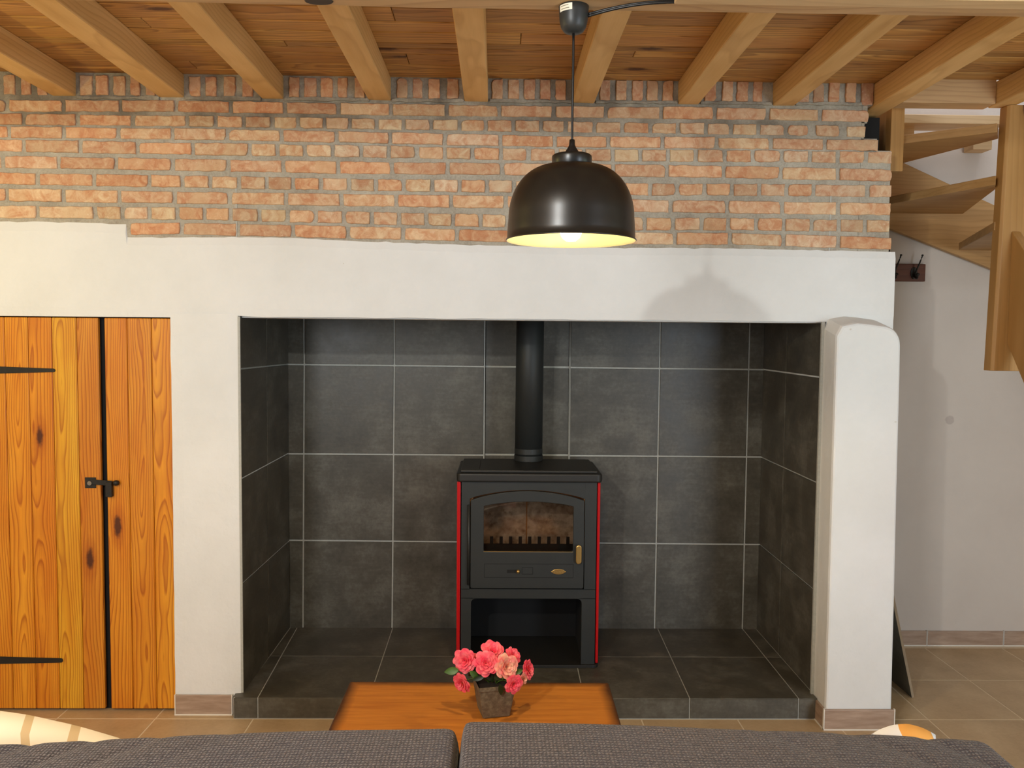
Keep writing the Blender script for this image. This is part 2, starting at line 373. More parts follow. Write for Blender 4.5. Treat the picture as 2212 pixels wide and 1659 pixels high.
# ------------------------------------------------------------------ floor
XL, XR, YB = -3.1, 3.3, .783
XA0, XA1 = -1.061, 1.352             # alcove sides
fl = bx('floor', M_FGROUT, XL, XR, -5.6, YB+.2, -.12, -.0008); tag(fl, kind='structure')
tb = B(); box(tb, -.1975, .1975, -.1975, .1975, -.012, 0)
tile0 = None
for i in range(15):
    X = -2.805+.4015*i
    for j in range(9):
        Y = .555-.402*j
        x0, x1, y0, y1 = X-.1978, X+.1978, Y-.1978, Y+.1978
        x0 = max(x0, XL); x1 = min(x1, XR); y1 = min(y1, YB-.008)
        if x1-x0 < .03: continue
        if tile0 is None or x1-x0 < .395 or y1-y0 < .395:
            b = B(); box(b, x0-X, x1-X, y0-Y, y1-Y, -.012, 0); o = link('tile', b, M_FLOOR, fl, bevel=.0006, bseg=1, loc=(X, Y, 0))
            if tile0 is None and x1-x0 > .395 and y1-y0 > .395: tile0 = o
        else:
            o = tile0.copy(); COL.objects.link(o); o.location = (X, Y, 0); o.parent = fl

# ------------------------------------------------------------------ walls around
wb = B(); box(wb, 1.40, XR, YB+.012, YB+.2, 0, 3.6); box(wb, XL, 1.41, YB+.06, YB+.2, 0, 3.6)
wall_back = link('wall_back', wb, M_WALLPAINT); tag(wall_back, kind='structure')
tag(bx('wall_left', M_WALLPAINT, XL-.15, XL, -5.6, YB+.2, 0, 2.64), kind='structure')
b = B()                               # right wall with an opening for the garden window
for (y0, y1, z0, z1) in ((-1.6, YB+.2, 0, 3.6), (-5.6, -2.6, 0, 2.64), (-2.6, -1.6, 0, .95), (-2.6, -1.6, 2.0, 2.64)): box(b, XR, XR+.15, y0, y1, z0, z1)
tag(link('wall_right', b, M_WALLPAINT), kind='structure')

# front wall: plaster pieces
DT = py(200, 684, 0).z; LB = 1.6555   # door head, lintel underside
left_edge = [(0, 478), (90, 479), (180, 481), (271, 484)]
right_edge = [(274, 513), (400, 512.5), (500, 512), (600, 513), (700, 517), (800, 522), (900, 525), (1000, 529), (1100, 531), (1200, 534), (1350, 535.5), (1500, 536), (1600, 537), (1700, 539), (1800, 541.5), (1926, 544)]
P = [py(x, y, 0) for x, y in left_edge]
zl0 = P[0].z
outline = [(XL, zl0+.01)]
def dense(seq):
    out = []
    for (xa, ya), (xb, yb) in zip(seq, seq[1:]):
        k = max(1, int((xb-xa)/16))
        for q in range(k):
            x = xa+(xb-xa)*q/k; y = ya+(yb-ya)*q/k
            pnt = py(x, y, 0); out.append((pnt.x, pnt.z+(mnoise.noise(Vector((x*.045, 3.1, 0)))+.6*mnoise.noise(Vector((x*.12, 9.1, 0))))*.0045))
    pnt = py(*seq[-1], 0); out.append((pnt.x, pnt.z)); return out
top_pts = [(XL, zl0+.02)]+dense(left_edge)+dense(right_edge)
XE = 1.628                            # right-hand end of the wall
top_pts = [p for p in top_pts if p[0] < XE-.004]+[(XE, top_pts[-1][1])]
def plaster_band():
    bm = B()
    # lintel band as a column grid with a softly uneven face
    rows = 10
    top = top_pts; grid = []
    for x, zt in top:
        if x < -1.335: zb = DT
        else: zb = LB+.004*mnoise.noise(Vector((x*7, 0, 5)))
        colv = []
        for r in range(rows+1):
            z = zb+(zt-zb)*r/rows
            y = .004*mnoise.noise(Vector((x*2.3, z*3.1, 1.7)))-.002
            if r == rows: y += .006
            if r == 0: y += .004
            colv.append(bm.verts.new((x, y, z)))
        colb = [bm.verts.new((x, .03, zb)), bm.verts.new((x, .03, zt))]
        grid.append((colv, colb))
    for (a, ab), (c, cb) in zip(grid, grid[1:]):
        for r in range(rows): bm.faces.new((a[r], c[r], c[r+1], a[r+1]))
        bm.faces.new((a[0], ab[0], cb[0], c[0])); bm.faces.new((a[rows], c[rows], cb[1], ab[1]))
    a, ab = grid[-1]; bm.faces.new([*a, ab[1], ab[0]])
    return bm
bm = plaster_band()
wall_front = link('wall_front', bm, M_PLASTER, smooth=False); tag(wall_front, kind='structure')
def rough_panel(x0, x1, z0, z1, yb, seed, nx=6, nz=20):
    bm = B(); vs = {}
    for i in range(nx+1):
        for j in range(nz+1):
            x = x0+(x1-x0)*i/nx; z = z0+(z1-z0)*j/nz
            jx = .0025*mnoise.noise(Vector((z*9, seed, i))) if i in (0, nx) else 0
            y = .004*mnoise.noise(Vector((x*2.3, z*3.1, 1.7)))-.002
            if i in (0, nx): y += .003
            vs[i, j] = bm.verts.new((x+jx, y, z))
    for i in range(nx):
        for j in range(nz): bm.faces.new((vs[i, j], vs[i+1, j], vs[i+1, j+1], vs[i, j+1]))
    for i, sgn in ((0, 1), (nx, -1)):
        bk = [bm.verts.new((vs[i, j].co.x, yb, vs[i, j].co.z)) for j in range(nz+1)]
        for j in range(nz):
            q = (vs[i, j], vs[i, j+1], bk[j+1], bk[j]); bm.faces.new(q if sgn > 0 else q[::-1])
    return bm
link('plaster_pier', rough_panel(-1.334, XA0, 0, LB+.01, YB, 2), M_PLASTER, wall_front)
link('plaster_pier', rough_panel(XA1, XE, 0, LB+.01, YB, 5), M_PLASTER, wall_front)
link('plaster_pier', rough_panel(XL, -2.42, 0, DT+.01, .3, 8), M_PLASTER, wall_front)
# inner core: back of the lintel, chimney mass over the alcove
b = B(); box(b, XL, XE-.01, .03, .16, DT+.002, 2.0); box(b, -1.33, XE-.01, .03, .16, LB+.01, 2.0); link('lintel_core', b, M_PLASTER, wall_front)
bx('chimney_top', M_DARK, XA0, XA1, .16, YB, 2.25, 2.30, wall_front)

bx('dark_void_filler', M_DARK, 1.43, 1.602, .128, .70, 2.20, 2.52, wall_front)  # added black block, stands in for the unlit void behind the bricks
# mortar bed: stepped at the upper right, built from upright strips
yM = .006
def mx(x, y): return py(x, y, yM)
bm = B()
strips = [(XL, 1.40, 2.645)]
cols = [(1.40, mx(1868, 285).x, 2.645), (mx(1868, 285).x, mx(1875, 250).x, None), ]
bl = [(x, z-.006) for x, z in top_pts]
for (xa, za), (xb, zb) in zip(bl, bl[1:]):
    if xb > 1.478: break
    prism(bm, [(xa, yM, za), (xb, yM, zb), (xb, yM, 2.645), (xa, yM, 2.645)], (0, .12, 0)); xe = xb; ze = zb
def stp(x1, y0, y1, yz=None):
    a = mx(x1, y0); c = mx(x1, y1); box(bm, xe-.001, a.x-.003, yM, yM+.12, c.z, a.z)
stp(1888, 172, 228); stp(1876, 227, 266); stp(1869, 264, 301); stp(1896, 300, 327); stp(1926.5, 326, 460); stp(1924, 458, 545)
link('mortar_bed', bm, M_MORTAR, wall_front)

TINTS = [(1.0, .86, .74), (.98, .82, .70), (1.04, 1.05, 1.0), (1, 1, 1), (1.0, .93, .88), (.95, .88, .82), (1.02, 1.0, .92), (.88, .80, .74), (1.02, .90, .80), (.98, .98, .90), (.92, .86, .80)]
def brick(xa, xb, yc0, yc1, h, header=False, tint=None, vertical=False):
    """from photo extents on the wall; each brick its own ragged, slightly proud block"""
    a = py(xa, yc0, 0); b = py(xb, yc1, 0)
    hh = abs(py(xa, yc0-h/2, 0).z-py(xa, yc0+h/2, 0).z)/2
    W = b.x-a.x; cx, cz = (a.x+b.x)/2, (a.z+b.z)/2; tilt = (b.z-a.z)/max(W, .01) if not vertical else 0
    nx = 9 if W > .13 else 5; nz = 3 if not vertical else 6
    if vertical: nx = 3
    ring = []
    for i in range(nx): ring.append((-1+2*i/nx, -1))
    for j in range(nz): ring.append((1, -1+2*j/nz))
    for i in range(nx): ring.append((1-2*i/nx, 1))
    for j in range(nz): ring.append((-1, 1-2*j/nz))
    bm = B(); yf = -.001+R_.uniform(-.0035, .003)
    outer = []; inner = []
    for u, v in ring:
        corner = abs(u) == 1 and abs(v) == 1
        k = 1-(.0 if not corner else R_.uniform(.001, .012))
        jx = R_.uniform(-.0016, .0016); jz = R_.uniform(-.0018, .0018)
        x = u*W/2*k+jx; z = v*hh*(k if corner else 1)+jz+u*W/2*tilt
        if corner and R_.random() < .22: x -= u*R_.uniform(.001, .006); z -= v*R_.uniform(.001, .003)
        outer.append((x, z)); inner.append((x-u*.0022*(1 if abs(u) == 1 else 0), z-v*.0022*(1 if abs(v) == 1 else 0)))
    A = [bm.verts.new((x, .03, z)) for x, z in outer]
    Bq = [bm.verts.new((x, yf+.003, z)) for x, z in outer]
    C_ = [bm.verts.new((x, yf+R_.uniform(-.0008, .0008), z)) for x, z in inner]
    n = len(ring)
    for i in range(n):
        j = (i+1) % n
        bm.faces.new((A[i], A[j], Bq[j], Bq[i])); bm.faces.new((Bq[i], Bq[j], C_[j], C_[i]))
    cen = bm.verts.new((0, yf+R_.uniform(-.001, .001), 0))
    for i in range(n): bm.faces.new((C_[i], C_[(i+1) % n], cen))
    o = link('brick', bm, M_BRICK, wall_front, loc=(cx, 0, cz))
    t = tint or R_.choice(TINTS); k = R_.uniform(.9, 1.08)
    if header: t = (t[0]*.98, t[1]*1.04, t[2]*1.06)
    o.color = (t[0]*k, t[1]*k, t[2]*k, 1)
ROWS = [
 ([(0, 228), (400, 228.7), (800, 236), (1200, 241), (1600, 245), (1880, 251)], 24.5, [15, 137, 260, 380, 498.6, 615, 731, 845, 965, 1079, 1196, 1309, 1429, 1544.5, 1659, 1772], 1876),
 ([(0, 256.7), (400, 261), (800, 267.5), (1200, 273), (1600, 279), (1870, 284)], 22.5, [50.6, 167, 286, 404, 466, 526.6, 588, 644, 701, 756, 813.6, 872, 932, 992.6, 1049.5, 1109, 1169, 1222.6, 1285, 1344.7, 1405, 1465, 1525.5, 1580, 1639, 1698.6, 1750, 1817], 1870),
 ([(0, 284.7), (400, 289), (800, 297), (1200, 305.5), (1600, 309), (1895, 313.6)], 23.5, [19, 137, 255, 372.5, 491, 608, 727, 843, 961, 1081, 1199, 1314, 1431.5, 1548, 1666, 1782.6], 1897.5),
 ([(0, 313.6), (400, 321), (800, 327), (1200, 334.5), (1600, 337), (1925, 340)], 25, [50.6, 173.6, 296.6, 417, 539, 599, 658.6, 719, 780, 840, 900, 961, 1020, 1082, 1142, 1203, 1262, 1324, 1383.5, 1443, 1504, 1566, 1627, 1689.5, 1750, 1810.7, 1872], 1927),
 ([(0, 349), (400, 356), (800, 362.5), (1200, 366), (1600, 371.5), (1925, 379)], 25.5, [5.4, 126.6, 251, 373, 493, 611.6, 730, 846.7, 967, 1085, 1203, 1325, 1441, 1563.5, 1687, 1810.7], 1927),
 ([(0, 385), (400, 392), (800, 399.5), (1200, 404), (1400, 409), (1600, 409.5), (1925, 412.5)], 25.5, [79.6, 202.5, 323, 394, 454, 516, 576, 633, 693, 754, 812, 872, 934, 992.6, 1052, 1110, 1170, 1230, 1290, 1348, 1405, 1463, 1523, 1581.6, 1640.7, 1700, 1758, 1875], 1926),
 ([(0, 420.5), (400, 427), (800, 432), (1200, 438.5), (1400, 445), (1600, 447.6), (1925, 452)], 26, [15.4, 136.5, 257.7, 377, 496, 618, 737, 856, 974.5, 1092, 1211, 1330, 1449.5, 1570.7, 1690, 1811.6], 1924),
 ([(0, 457.5), (400, 461), (800, 471), (1200, 480), (1400, 483.8), (1600, 484), (1925, 489)], 26, [81, 205, 264, 323, 383, 441.6, 498.6, 560, 621.5, 682, 742.7, 803, 862, 921, 979, 1038.7, 1096.6, 1155, 1213, 1272, 1331, 1393.5, 1455, 1515.6, 1574, 1633.5, 1694, 1753.7, 1812.5, 1869.4], 1922),
 ([(300, 494.6), (400, 493.5), (800, 503), (1200, 513), (1400, 515), (1600, 516), (1925, 526.5)], 25.5, [278, 392, 514, 633, 751.7, 870.5, 987, 1105, 1222, 1340, 1458.6, 1577, 1693, 1811.6], 1925),
]
for ri, (cl, h, js, xe) in enumerate(ROWS):
    if ri < 8:
        pitch = 119 if ri % 2 == 0 else 61
        js = [js[0]-122] + js
    L = js+[xe+4.5]
    for a, b in zip(L, L[1:]):
        wpx = b-a; jt = 4.5
        if ri == 1 and (a, b) in ((1750, 1817), (1817, L[-1])): a += 9
        brick(a+jt, b-jt, lerp_row(cl, a+jt), lerp_row(cl, b-jt), h*R_.uniform(.96, 1.04), header=wpx < 75)
# more bricks just out of the frame on the left, so the wall goes on
SOLD = [(7, 31), (45, 66), (80, 101), (172, 199), (207, 233), (244, 270), (281, 302), (314, 335), (408, 432), (443, 467), (483, 508), (523, 546), (625, 646), (657, 683), (692, 718), (729, 750), (766, 787), (857, 880), (892, 912), (926, 950), (966, 990), (1063, 1086), (1098, 1121), (1132, 1156), (1167, 1189), (1200, 1222), (1296, 1318), (1331, 1353), (1366, 1389), (1398, 1421), (1432, 1454), (1523, 1547), (1561, 1583), (1592, 1616), (1628, 1648), (1725, 1749), (1758, 1781), (1791, 1814), (1827, 1849), (1861, 1887)]
for a, b in SOLD:
    y0 = 161+a*.0093; y1 = 203.5+a*.0098
    if a > 1850: y1 += 6
    yc = (y0+y1)/2
    brick(a, b, yc, yc, y1-y0, vertical=True, tint=R_.choice([(.92, .8, .74), (.86, .76, .72), (1, .86, .76), (.95, .9, .84)]))
# ragged mortar squeezed out between the joist seats and the first course
bm = B()
for k, (xa, xb) in enumerate([(166, 343), (400, 563), (615, 797), (847, 1002), (1058, 1236), (1288, 1464), (1514, 1668), (1720, 1885)]):
    n = 10; lo = []; hi = []
    for q in range(n+1):
        x = xa+(xb-xa)*q/n; yb = 211+x*.0085; yt = 204.5+x*.0095
        lo.append(py(x, yb+R_.uniform(-1, 2), -.003)); hi.append(py(x, yt+R_.uniform(-2, 2), -.002))
    for q in range(n):
        v = [bm.verts.new(p) for p in (lo[q], lo[q+1], hi[q+1], hi[q])]
        v2 = [bm.verts.new(p.co+Vector((0, .02, 0))) for p in v]
        bm.faces.new(v); bm.faces.new((v[0], v2[0], v2[1], v[1])); bm.faces.new((v[3], v[2], v2[2], v2[3]))
link('mortar_ridge', bm, M_MORTAR, wall_front)

# pillar at the right of the alcove
bm = B()
PX0, PX1, PY = 1.341, 1.603, -.13
sil = [(PX0+.002, 0), (PX1+.014, 0), (PX1+.010, .5), (PX1+.004, 1.0), (PX1, 1.45), (PX1-.002, 1.565)]
for k in range(7):
    a = k/6*PI/2; sil.append((PX1-.002-.055+.055*math.cos(a), 1.565+.055*math.sin(a)+.018*k/6))
sil += [(PX1-.13, 1.648), (PX0+.08, 1.652), (PX0+.02, 1.640), (PX0, 1.60), (PX0, 1.1), (PX0+.001, .5)]
n = len(sil)
rings = []
for (yy, sh) in ((.03, 0), (PY+.012, 0), (PY+.003, .004), (PY, .010)):
    cx, cz = (PX0+PX1)/2, .8
    rings.append([bm.verts.new((x-(sh if x > cx else -sh), yy+(0 if yy > 0 else 0), z-(sh if z > 1.5 else 0)+(0 if z < 1.5 else (.035*(yy-PY)/.16 if yy > PY+.02 else 0)))) for x, z in sil])
for a, b in zip(rings, rings[1:]):
    for i in range(n):
        j = (i+1) % n; bm.faces.new((a[i], a[j], b[j], b[i]))
bm.faces.new(rings[-1])
pil = link('pillar', bm, M_PLASTER); tag(pil, 'white plastered pillar with rounded shoulder right of the tiled alcove', kind='structure')
bmesh_fix = None

# skirting tiles
def skirting(name, segs, par_kind='structure'):
    root = empty(name, (0, 0, 0), kind='structure')
    for (x0, y0, x1, y1, h) in segs:
        a = Vector((x0, y0, 0)); b = Vector((x1, y1, 0)); d = (b-a).normalized(); nrm = Vector((d.y, -d.x, 0))
        Lh = (b-a).length
        bm = B(); prism(bm, [a+d*.003, b-d*.003, b-d*.003+Vector((0, 0, h)), a+d*.003+Vector((0, 0, h))], nrm*.010)
        for v in bm.verts: v.co.z = max(v.co.z, .004)
        link('tile', bm, M_SKIRT, root, bevel=.002, bseg=2)
        bm = B(); prism(bm, [a-d*.001, b+d*.001, b+d*.001+Vector((0, 0, .005)), a-d*.001+Vector((0, 0, .005))], nrm*.013)
        prism(bm, [b-d*.003, b+d*.001, b+d*.001+Vector((0, 0, h+.002)), b-d*.003+Vector((0, 0, h+.002))], nrm*.0105)
        prism(bm, [a-d*.001, a+d*.003, a+d*.003+Vector((0, 0, h+.002)), a-d*.001+Vector((0, 0, h+.002))], nrm*.0105)
        link('grout_line', bm, M_CAULK, root)
    return root
skirting('baseboard_back', [(1.64, YB+.012, 1.84, YB+.012, .078), (1.84, YB+.012, 2.238, YB+.012, .078), (2.238, YB+.012, 2.64, YB+.012, .078), (2.64, YB+.012, 3.04, YB+.012, .078), (3.04, YB+.012, XR, YB+.012, .078)])
skirting('baseboard_left', [(-1.332, -.004, -1.095, -.004, .084)])
skirting('baseboard_right', [(PX0+.002, -.02, PX0+.002, PY-.002, .084), (PX0-.008, PY-.001, PX1+.020, PY-.001, .084)])

# ------------------------------------------------------------------ tiled alcove
wall_ab = empty('wall_alcove_back', (0, YB, 0), kind='structure')
def rootify(o, parent):  # keep world placement for children given in world coordinates
    o.matrix_parent_inverse = parent.matrix_world.inverted()
for e_ in (): pass
wall_ab.location = (0, 0, 0)
TH = .006; G0 = .0043
XC0 = py(1047, 900, YB).x; XC1 = py(1231, 900, YB).x; REC = .022
b = B(); box(b, XA0, XC0, YB+.001, YB+.010, .05, 2.2); box(b, XC1, XA1, YB+.001, YB+.010, .05, 2.2); box(b, XC0-.002, XC1+.002, YB+REC, YB+REC+.008, .05, 2.2)
link('grout_bed', b, M_GROUT, wall_ab)
vx = {0: ((619, 740), (626, 1350)), 1: ((658, 740), (655, 1350)), 2: ((852.5, 740), (847, 1350)), 3: ((1047, 740), (1043, 1350)), 4: ((1232, 740), (1226, 1350)), 5: ((1425.5, 740), (1414, 1350)), 6: ((1618, 740), (1603, 1350)), 7: ((1651, 740), (1642.5, 1350))}
def vline(k, y):
    (xa, ya), (xb, yb) = vx[k]; return xa+(xb-xa)*(y-ya)/(yb-ya)
hl = [None, lambda x: 787+(x-620)*.0112, lambda x: 980+(x-620)*.0066, lambda x: 1166.5+(x-620)*.0092, lambda x: 1356+(x-620)*.003]
def corner(k, r):
    y = {0: 600, 1: 792, 2: 983, 3: 1171, 4: 1357}[r]
    x = vline(k, y); y = hl[r](x) if r else 560
    yy = YB if not REC else YB
    return py(vline(k, y), y, YB)
for k in range(7):
    for r in range(4):
        c = [corner(k, r), corner(k+1, r), corner(k+1, r+1), corner(k, r+1)]
        if r == 0:
            c[0] = Vector((c[3].x, YB, 2.0)); c[1] = Vector((c[2].x, YB, 2.0))
        if r == 3: c[2].z -= .01; c[3].z -= .01
        if k == 3: c = [p+Vector((0, REC, 0)) for p in c]
        quadtile('tile', M_SLATE, c, (0, -1, 0), TH, G0 if k != 3 else G0+.001, wall_ab)
# side walls
def side(name, X, cols, rows, nx):
    root = empty(name, (0, 0, 0), kind='structure')
    b = B(); box(b, X, X-.006*nx if nx < 0 else X-.006, 0.004, YB+.002, .05, 2.2); link('grout_bed', b, M_GROUT, root)
    ys = cols
    for a, c_ in zip(ys, ys[1:]):
        for r in range(len(rows)-1):
            z = lambda q, y: (rows[q][0]+(rows[q][1]-rows[q][0])*(y/YB))
            c = [Vector((X, a, z(r, a))), Vector((X, c_, z(r, c_))), Vector((X, c_, z(r+1, c_))), Vector((X, a, z(r+1, a)))]
            quadtile('tile', M_SLATE, c, (nx, 0, 0), .008, G0*.9, root)
    return root
XLt = XA0+.0; XRt = XA1-.0
def yx(x, y, X): return px(x, y, X).y
yjL = yx(573, 900, XLt); yjR = yx(1699, 900, XRt)
def zz(pf, pb, X): return (px(*pf, X).z, px(*pb, X).z)
rowsL = [(2.0, 2.0), zz((517, 797), (619, 787), XLt), zz((517, 1035), (620, 980), XLt), zz((520, 1261), (625, 1166), XLt), (.075, .075)]
rowsR = [(2.0, 2.0), zz((1784, 816), (1650, 798), XRt), zz((1777, 1047), (1645, 987), XRt), zz((1768, 1280), (1643, 1176), XRt), (.075, .075)]
def clampz(rows, X):
    out = []
    for r in rows: out.append(r)
    return out
side('wall_alcove_left', XLt, [.004, yjL, YB-.004], rowsL, 1)
side('wall_alcove_right', XRt, [.004, yjR, YB-.004], rowsR, -1)
bx('trim_1', M_GROUT, XA0-.0005, XA0+.009, -.001, .006, .09, LB, kind='structure')
bx('trim_2', M_GROUT, XA1-.022, XA1-.0095, -.006, .006, .09, LB, kind='structure')

# hearth
HZ, HY = .090, -.050
hearth = empty('raised_hearth', (0, 0, 0), 'low raised hearth covered in dark slate tiles under the stove', 'hearth')
b = B(); box(b, XA0-.018, XA1-.02, HY+.004, .006, 0, HZ-.0015); box(b, XA0+.001, XA1-.001, .005, YB, 0, HZ-.0015); link('grout_bed', b, M_GROUT, hearth)
def hz(x, y): return pz(x, y, HZ)
hx = {0: ((626, 1356), (530, 1508)), 1: ((641, 1357), (556, 1508)), 2: ((848, 1357), (797, 1508)), 3: ((1040, 1357), (1028, 1508)), 4: ((1229, 1358), (1262, 1508)), 5: ((1421, 1358), (1490, 1508)), 6: ((1604, 1358), (1725, 1508)), 7: ((1643, 1359), (1757, 1508))}
def hX(k, y):
    (xa, ya), (xb, yb) = hx[k]
    A = hz(xa, ya); Bp = hz(xb, yb); t = (y-A.y)/(Bp.y-A.y); return A.x+(Bp.x-A.x)*t
ymid = hz(1100, 1418).y
yback = YB-.001
for k in range(7):
    for (ya, yb) in ((yback, ymid), (ymid, HY)):
        def cx(kk, y):
            if kk == 0: return (XA0+.009) if (y > 0 or yb != HY) else XA0-.022
            if kk == 7: return XA1-.009
            return hX(kk, y)
        if k == 0 and yb == HY:
            c = [(XA0+.008, ya), (cx(1, ya), ya), (hX(1, HY), HY), (XA0-.010, HY), (XA0-.022, HY+.014), (XA0-.022, -.006), (XA0+.008, -.002)]
        else:
            c = [(cx(k, ya), ya), (cx(k+1, ya), ya), (cx(k+1, yb), yb), (cx(k, yb), yb)]
        quadtile('tile', M_SLATE, [Vector((x, y, HZ-.008)) for x, y in c], (0, 0, 1), .008, .0021, hearth, bevel=.001)
for k in range(7):
    x0 = hX(k, HY) if k else XA0-.012; x1 = hX(k+1, HY) if k < 6 else XA1-.010
    quadtile('tile', M_SLATE, [Vector((x0, HY, .002)), Vector((x1, HY, .002)), Vector((x1, HY, HZ-.001)), Vector((x0, HY, HZ-.001))], (0, 1, 0), .008, .0024, hearth, bevel=.001)
quadtile('tile', M_SLATE, [Vector((XA0-.014, HY+.001, .002)), Vector((XA0-.024, HY+.014, .002)), Vector((XA0-.024, HY+.014, HZ-.002)), Vector((XA0-.014, HY+.001, HZ-.002))], (1, 0, 0), .006, .0005, hearth, bevel=.001)
quadtile('tile', M_SLATE, [Vector((XA0-.024, HY+.014, .002)), Vector((XA0-.024, .002, .002)), Vector((XA0-.024, .002, HZ-.002)), Vector((XA0-.024, HY+.014, HZ-.002))], (1, 0, 0), .006, .0005, hearth, bevel=.001)

# ------------------------------------------------------------------ cupboard doors (left)
DY = .022
b = B(); box(b, -2.45, -1.334, DY+.03, DY+.034, 0, DT+.0)
tag(link('wall_cupboard_back', b, M_DARK), kind='structure')
d1 = empty('door_1', (0, 0, 0), kind='structure'); d2 = empty('door_2', (0, 0, 0), kind='structure')
edges1 = [-2.41, -2.315, -2.215, -2.113, -2.017, -1.922, -1.825, -1.725, -1.636]
tint1 = [(1, .95, .9), (1.05, 1.1, 1.1), (1, 1, 1), (.95, .86, .8), (1.03, 1.0, 1.0), (.95, .83, .75), (1.0, 1.17, 1.1), (.88, .80, .95)]
edges2 = [-1.612, -1.52, -1.421, -1.337]
tint2 = [(.97, .87, .8), (.96, .90, .9), (1.03, 1.01, 1.0)]
zD0, zD1 = .010, DT-.004
for par, ed, tn in ((d1, edges1, tint1), (d2, edges2, tint2)):
    for a, c, t in zip(ed, ed[1:], tn):
        bm = B(); box(bm, a+.0009-(a+c)/2, c-.0009-(a+c)/2, -.010, .010, zD0, zD1)
        o = link('plank', bm, M_DOOR_Z, par, bevel=.003, bseg=1, loc=((a+c)/2, DY+.010, 0)); o.color = (*t, 1)
def strap(z, xt, w0, w1):
    bm = B(); x0 = -2.40
    n = 12; pts = []
    for i in range(n+1):
        x = x0+(xt-.008-x0)*i/n; w = w0+(w1-w0)*i/n; pts.append((x, w/2))
    ring = [(x, DY-.0045, z+w_) for x, w_ in pts]
    for k in range(1, 6):
        a = PI/2-PI*k/6; ring.append((xt-.008+.008*math.cos(a), DY-.0045, z+w1/2*math.sin(a)))
    ring += [(x, DY-.0045, z-w_) for x, w_ in pts[::-1]]
    prism(bm, ring, (0, .0045, 0))
    o = link('strap_hinge', bm, M_IRON, d1, bevel=.0008, bseg=1)
    bm = B()
    for i in range(3): lathe(bm, [(.0, .003), (.004, .002), (.0055, 0)], 12)
    bm.free()
    return o
strap(1.429, -1.812, .052, .0145)
strap(.2175, -1.806, .048, .018)
# thumb latch
lt = empty('latch', (0, 0, 0)); lt.parent = d1
lz = lambda x, y: py(x, y, DY)
a = lz(184, 1031); c = lz(208, 1054)
bx('plate', M_IRON, a.x, c.x, DY-.004, DY, c.z, a.z, lt, bevel=.001)
bm = B(); q = lz(196, 1043); cyl = []
tube(bm, [(q.x, DY-.004, q.z), (q.x, DY-.012, q.z)], .009, 14); link('pivot', bm, plain('worn_steel', srgb(150, 145, 135), .25, .9), lt)
bm = B(); p0 = lz(196, 1040); p1 = lz(245, 1043)
prism(bm, [(p0.x, DY-.010, p0.z-.010), (p1.x, DY-.012, p1.z-.012), (p1.x, DY-.012, p1.z+.010), (p0.x, DY-.010, p0.z+.010)], (0, .005, 0)); link('bar', bm, M_IRON, lt, bevel=.0012)
a = lz(232, 1042); c = lz(246, 1072)
bx('keeper', M_IRON, a.x, c.x, DY-.020, DY, c.z, a.z+.004, lt, bevel=.0015)
bm = B(); q = lz(254, 1042); lathe(bm, [(0, -.012), (.010, -.009), (.0135, 0), (.010, .009), (0, .012)], 14, (q.x, DY-.013, q.z)); o = link('knob', bm, M_IRON, lt, smooth=True)

# ------------------------------------------------------------------ ceiling: planks, joists, cross beam
ceil = empty('ceiling', (0, 0, 0), kind='structure')
PZ = 2.622
ys = -.062; k = 0
WID = [.088, .118, .062, .055, .105, .092, .12, .07, .11, .096]
bx('deck', M_DARK, XL, XR, -5.6, -.06, PZ+.024, PZ+.05, ceil)
while ys > -3.5:
    wv = WID[k % len(WID)]
    for (xa, xb) in ((XL, -.35+.42*((k*7) % 5-2)), (-.35+.42*((k*7) % 5-2), XR)):
        bm = B(); box(bm, xa+.001-(xa+xb)/2, xb-.001-(xa+xb)/2, -wv/2+.0032, wv/2-.0032, 0, .022)
        o = link('plank', bm, M_PLANK_X, ceil, bevel=.0025, bseg=1, loc=((xa+xb)/2, ys-wv/2, PZ)); t = R_.uniform(.78, 1.12); o.color = (t, t*R_.uniform(.95, 1.03), t*R_.uniform(.9, 1.02), 1)
    ys -= wv; k += 1
bm = B(); box(bm, XL-0, 1.60, -.060, .10, 0, .022)
link('plank', bm, M_PLANK_X, ceil, bevel=.0025, bseg=1, loc=(0, 0, PZ))
bx('plank', M_PLANK_X, XL, XR, -5.6, -3.52, PZ, PZ+.022, ceil)
JN = ['leftmost', 'second', 'third', 'fourth', 'fifth', 'sixth', 'seventh', 'eighth']
JE = [(-1.791, -1.698), (-1.367, -1.268), (-.958, -.871), (-.531, -.440), (-.143, -.049), (.293, .380), (.720, .805), (1.106, 1.195)]
JL = ['leftmost ceiling joist in view, meeting the bricks in the top left corner',
 'ceiling joist second from the left, running above the left cupboard door',
 'ceiling joist third from the left, above the plaster pier left of the alcove',
 'ceiling joist fourth from the left, first one left of the straight central joist',
 'straight-on central ceiling joist just left of the pendant lamp cord',
 'ceiling joist directly behind the cord of the black pendant lamp',
 'ceiling joist next to the right of the one behind the lamp cord',
 'last ceiling joist resting on the brick wall, left of the stair opening']
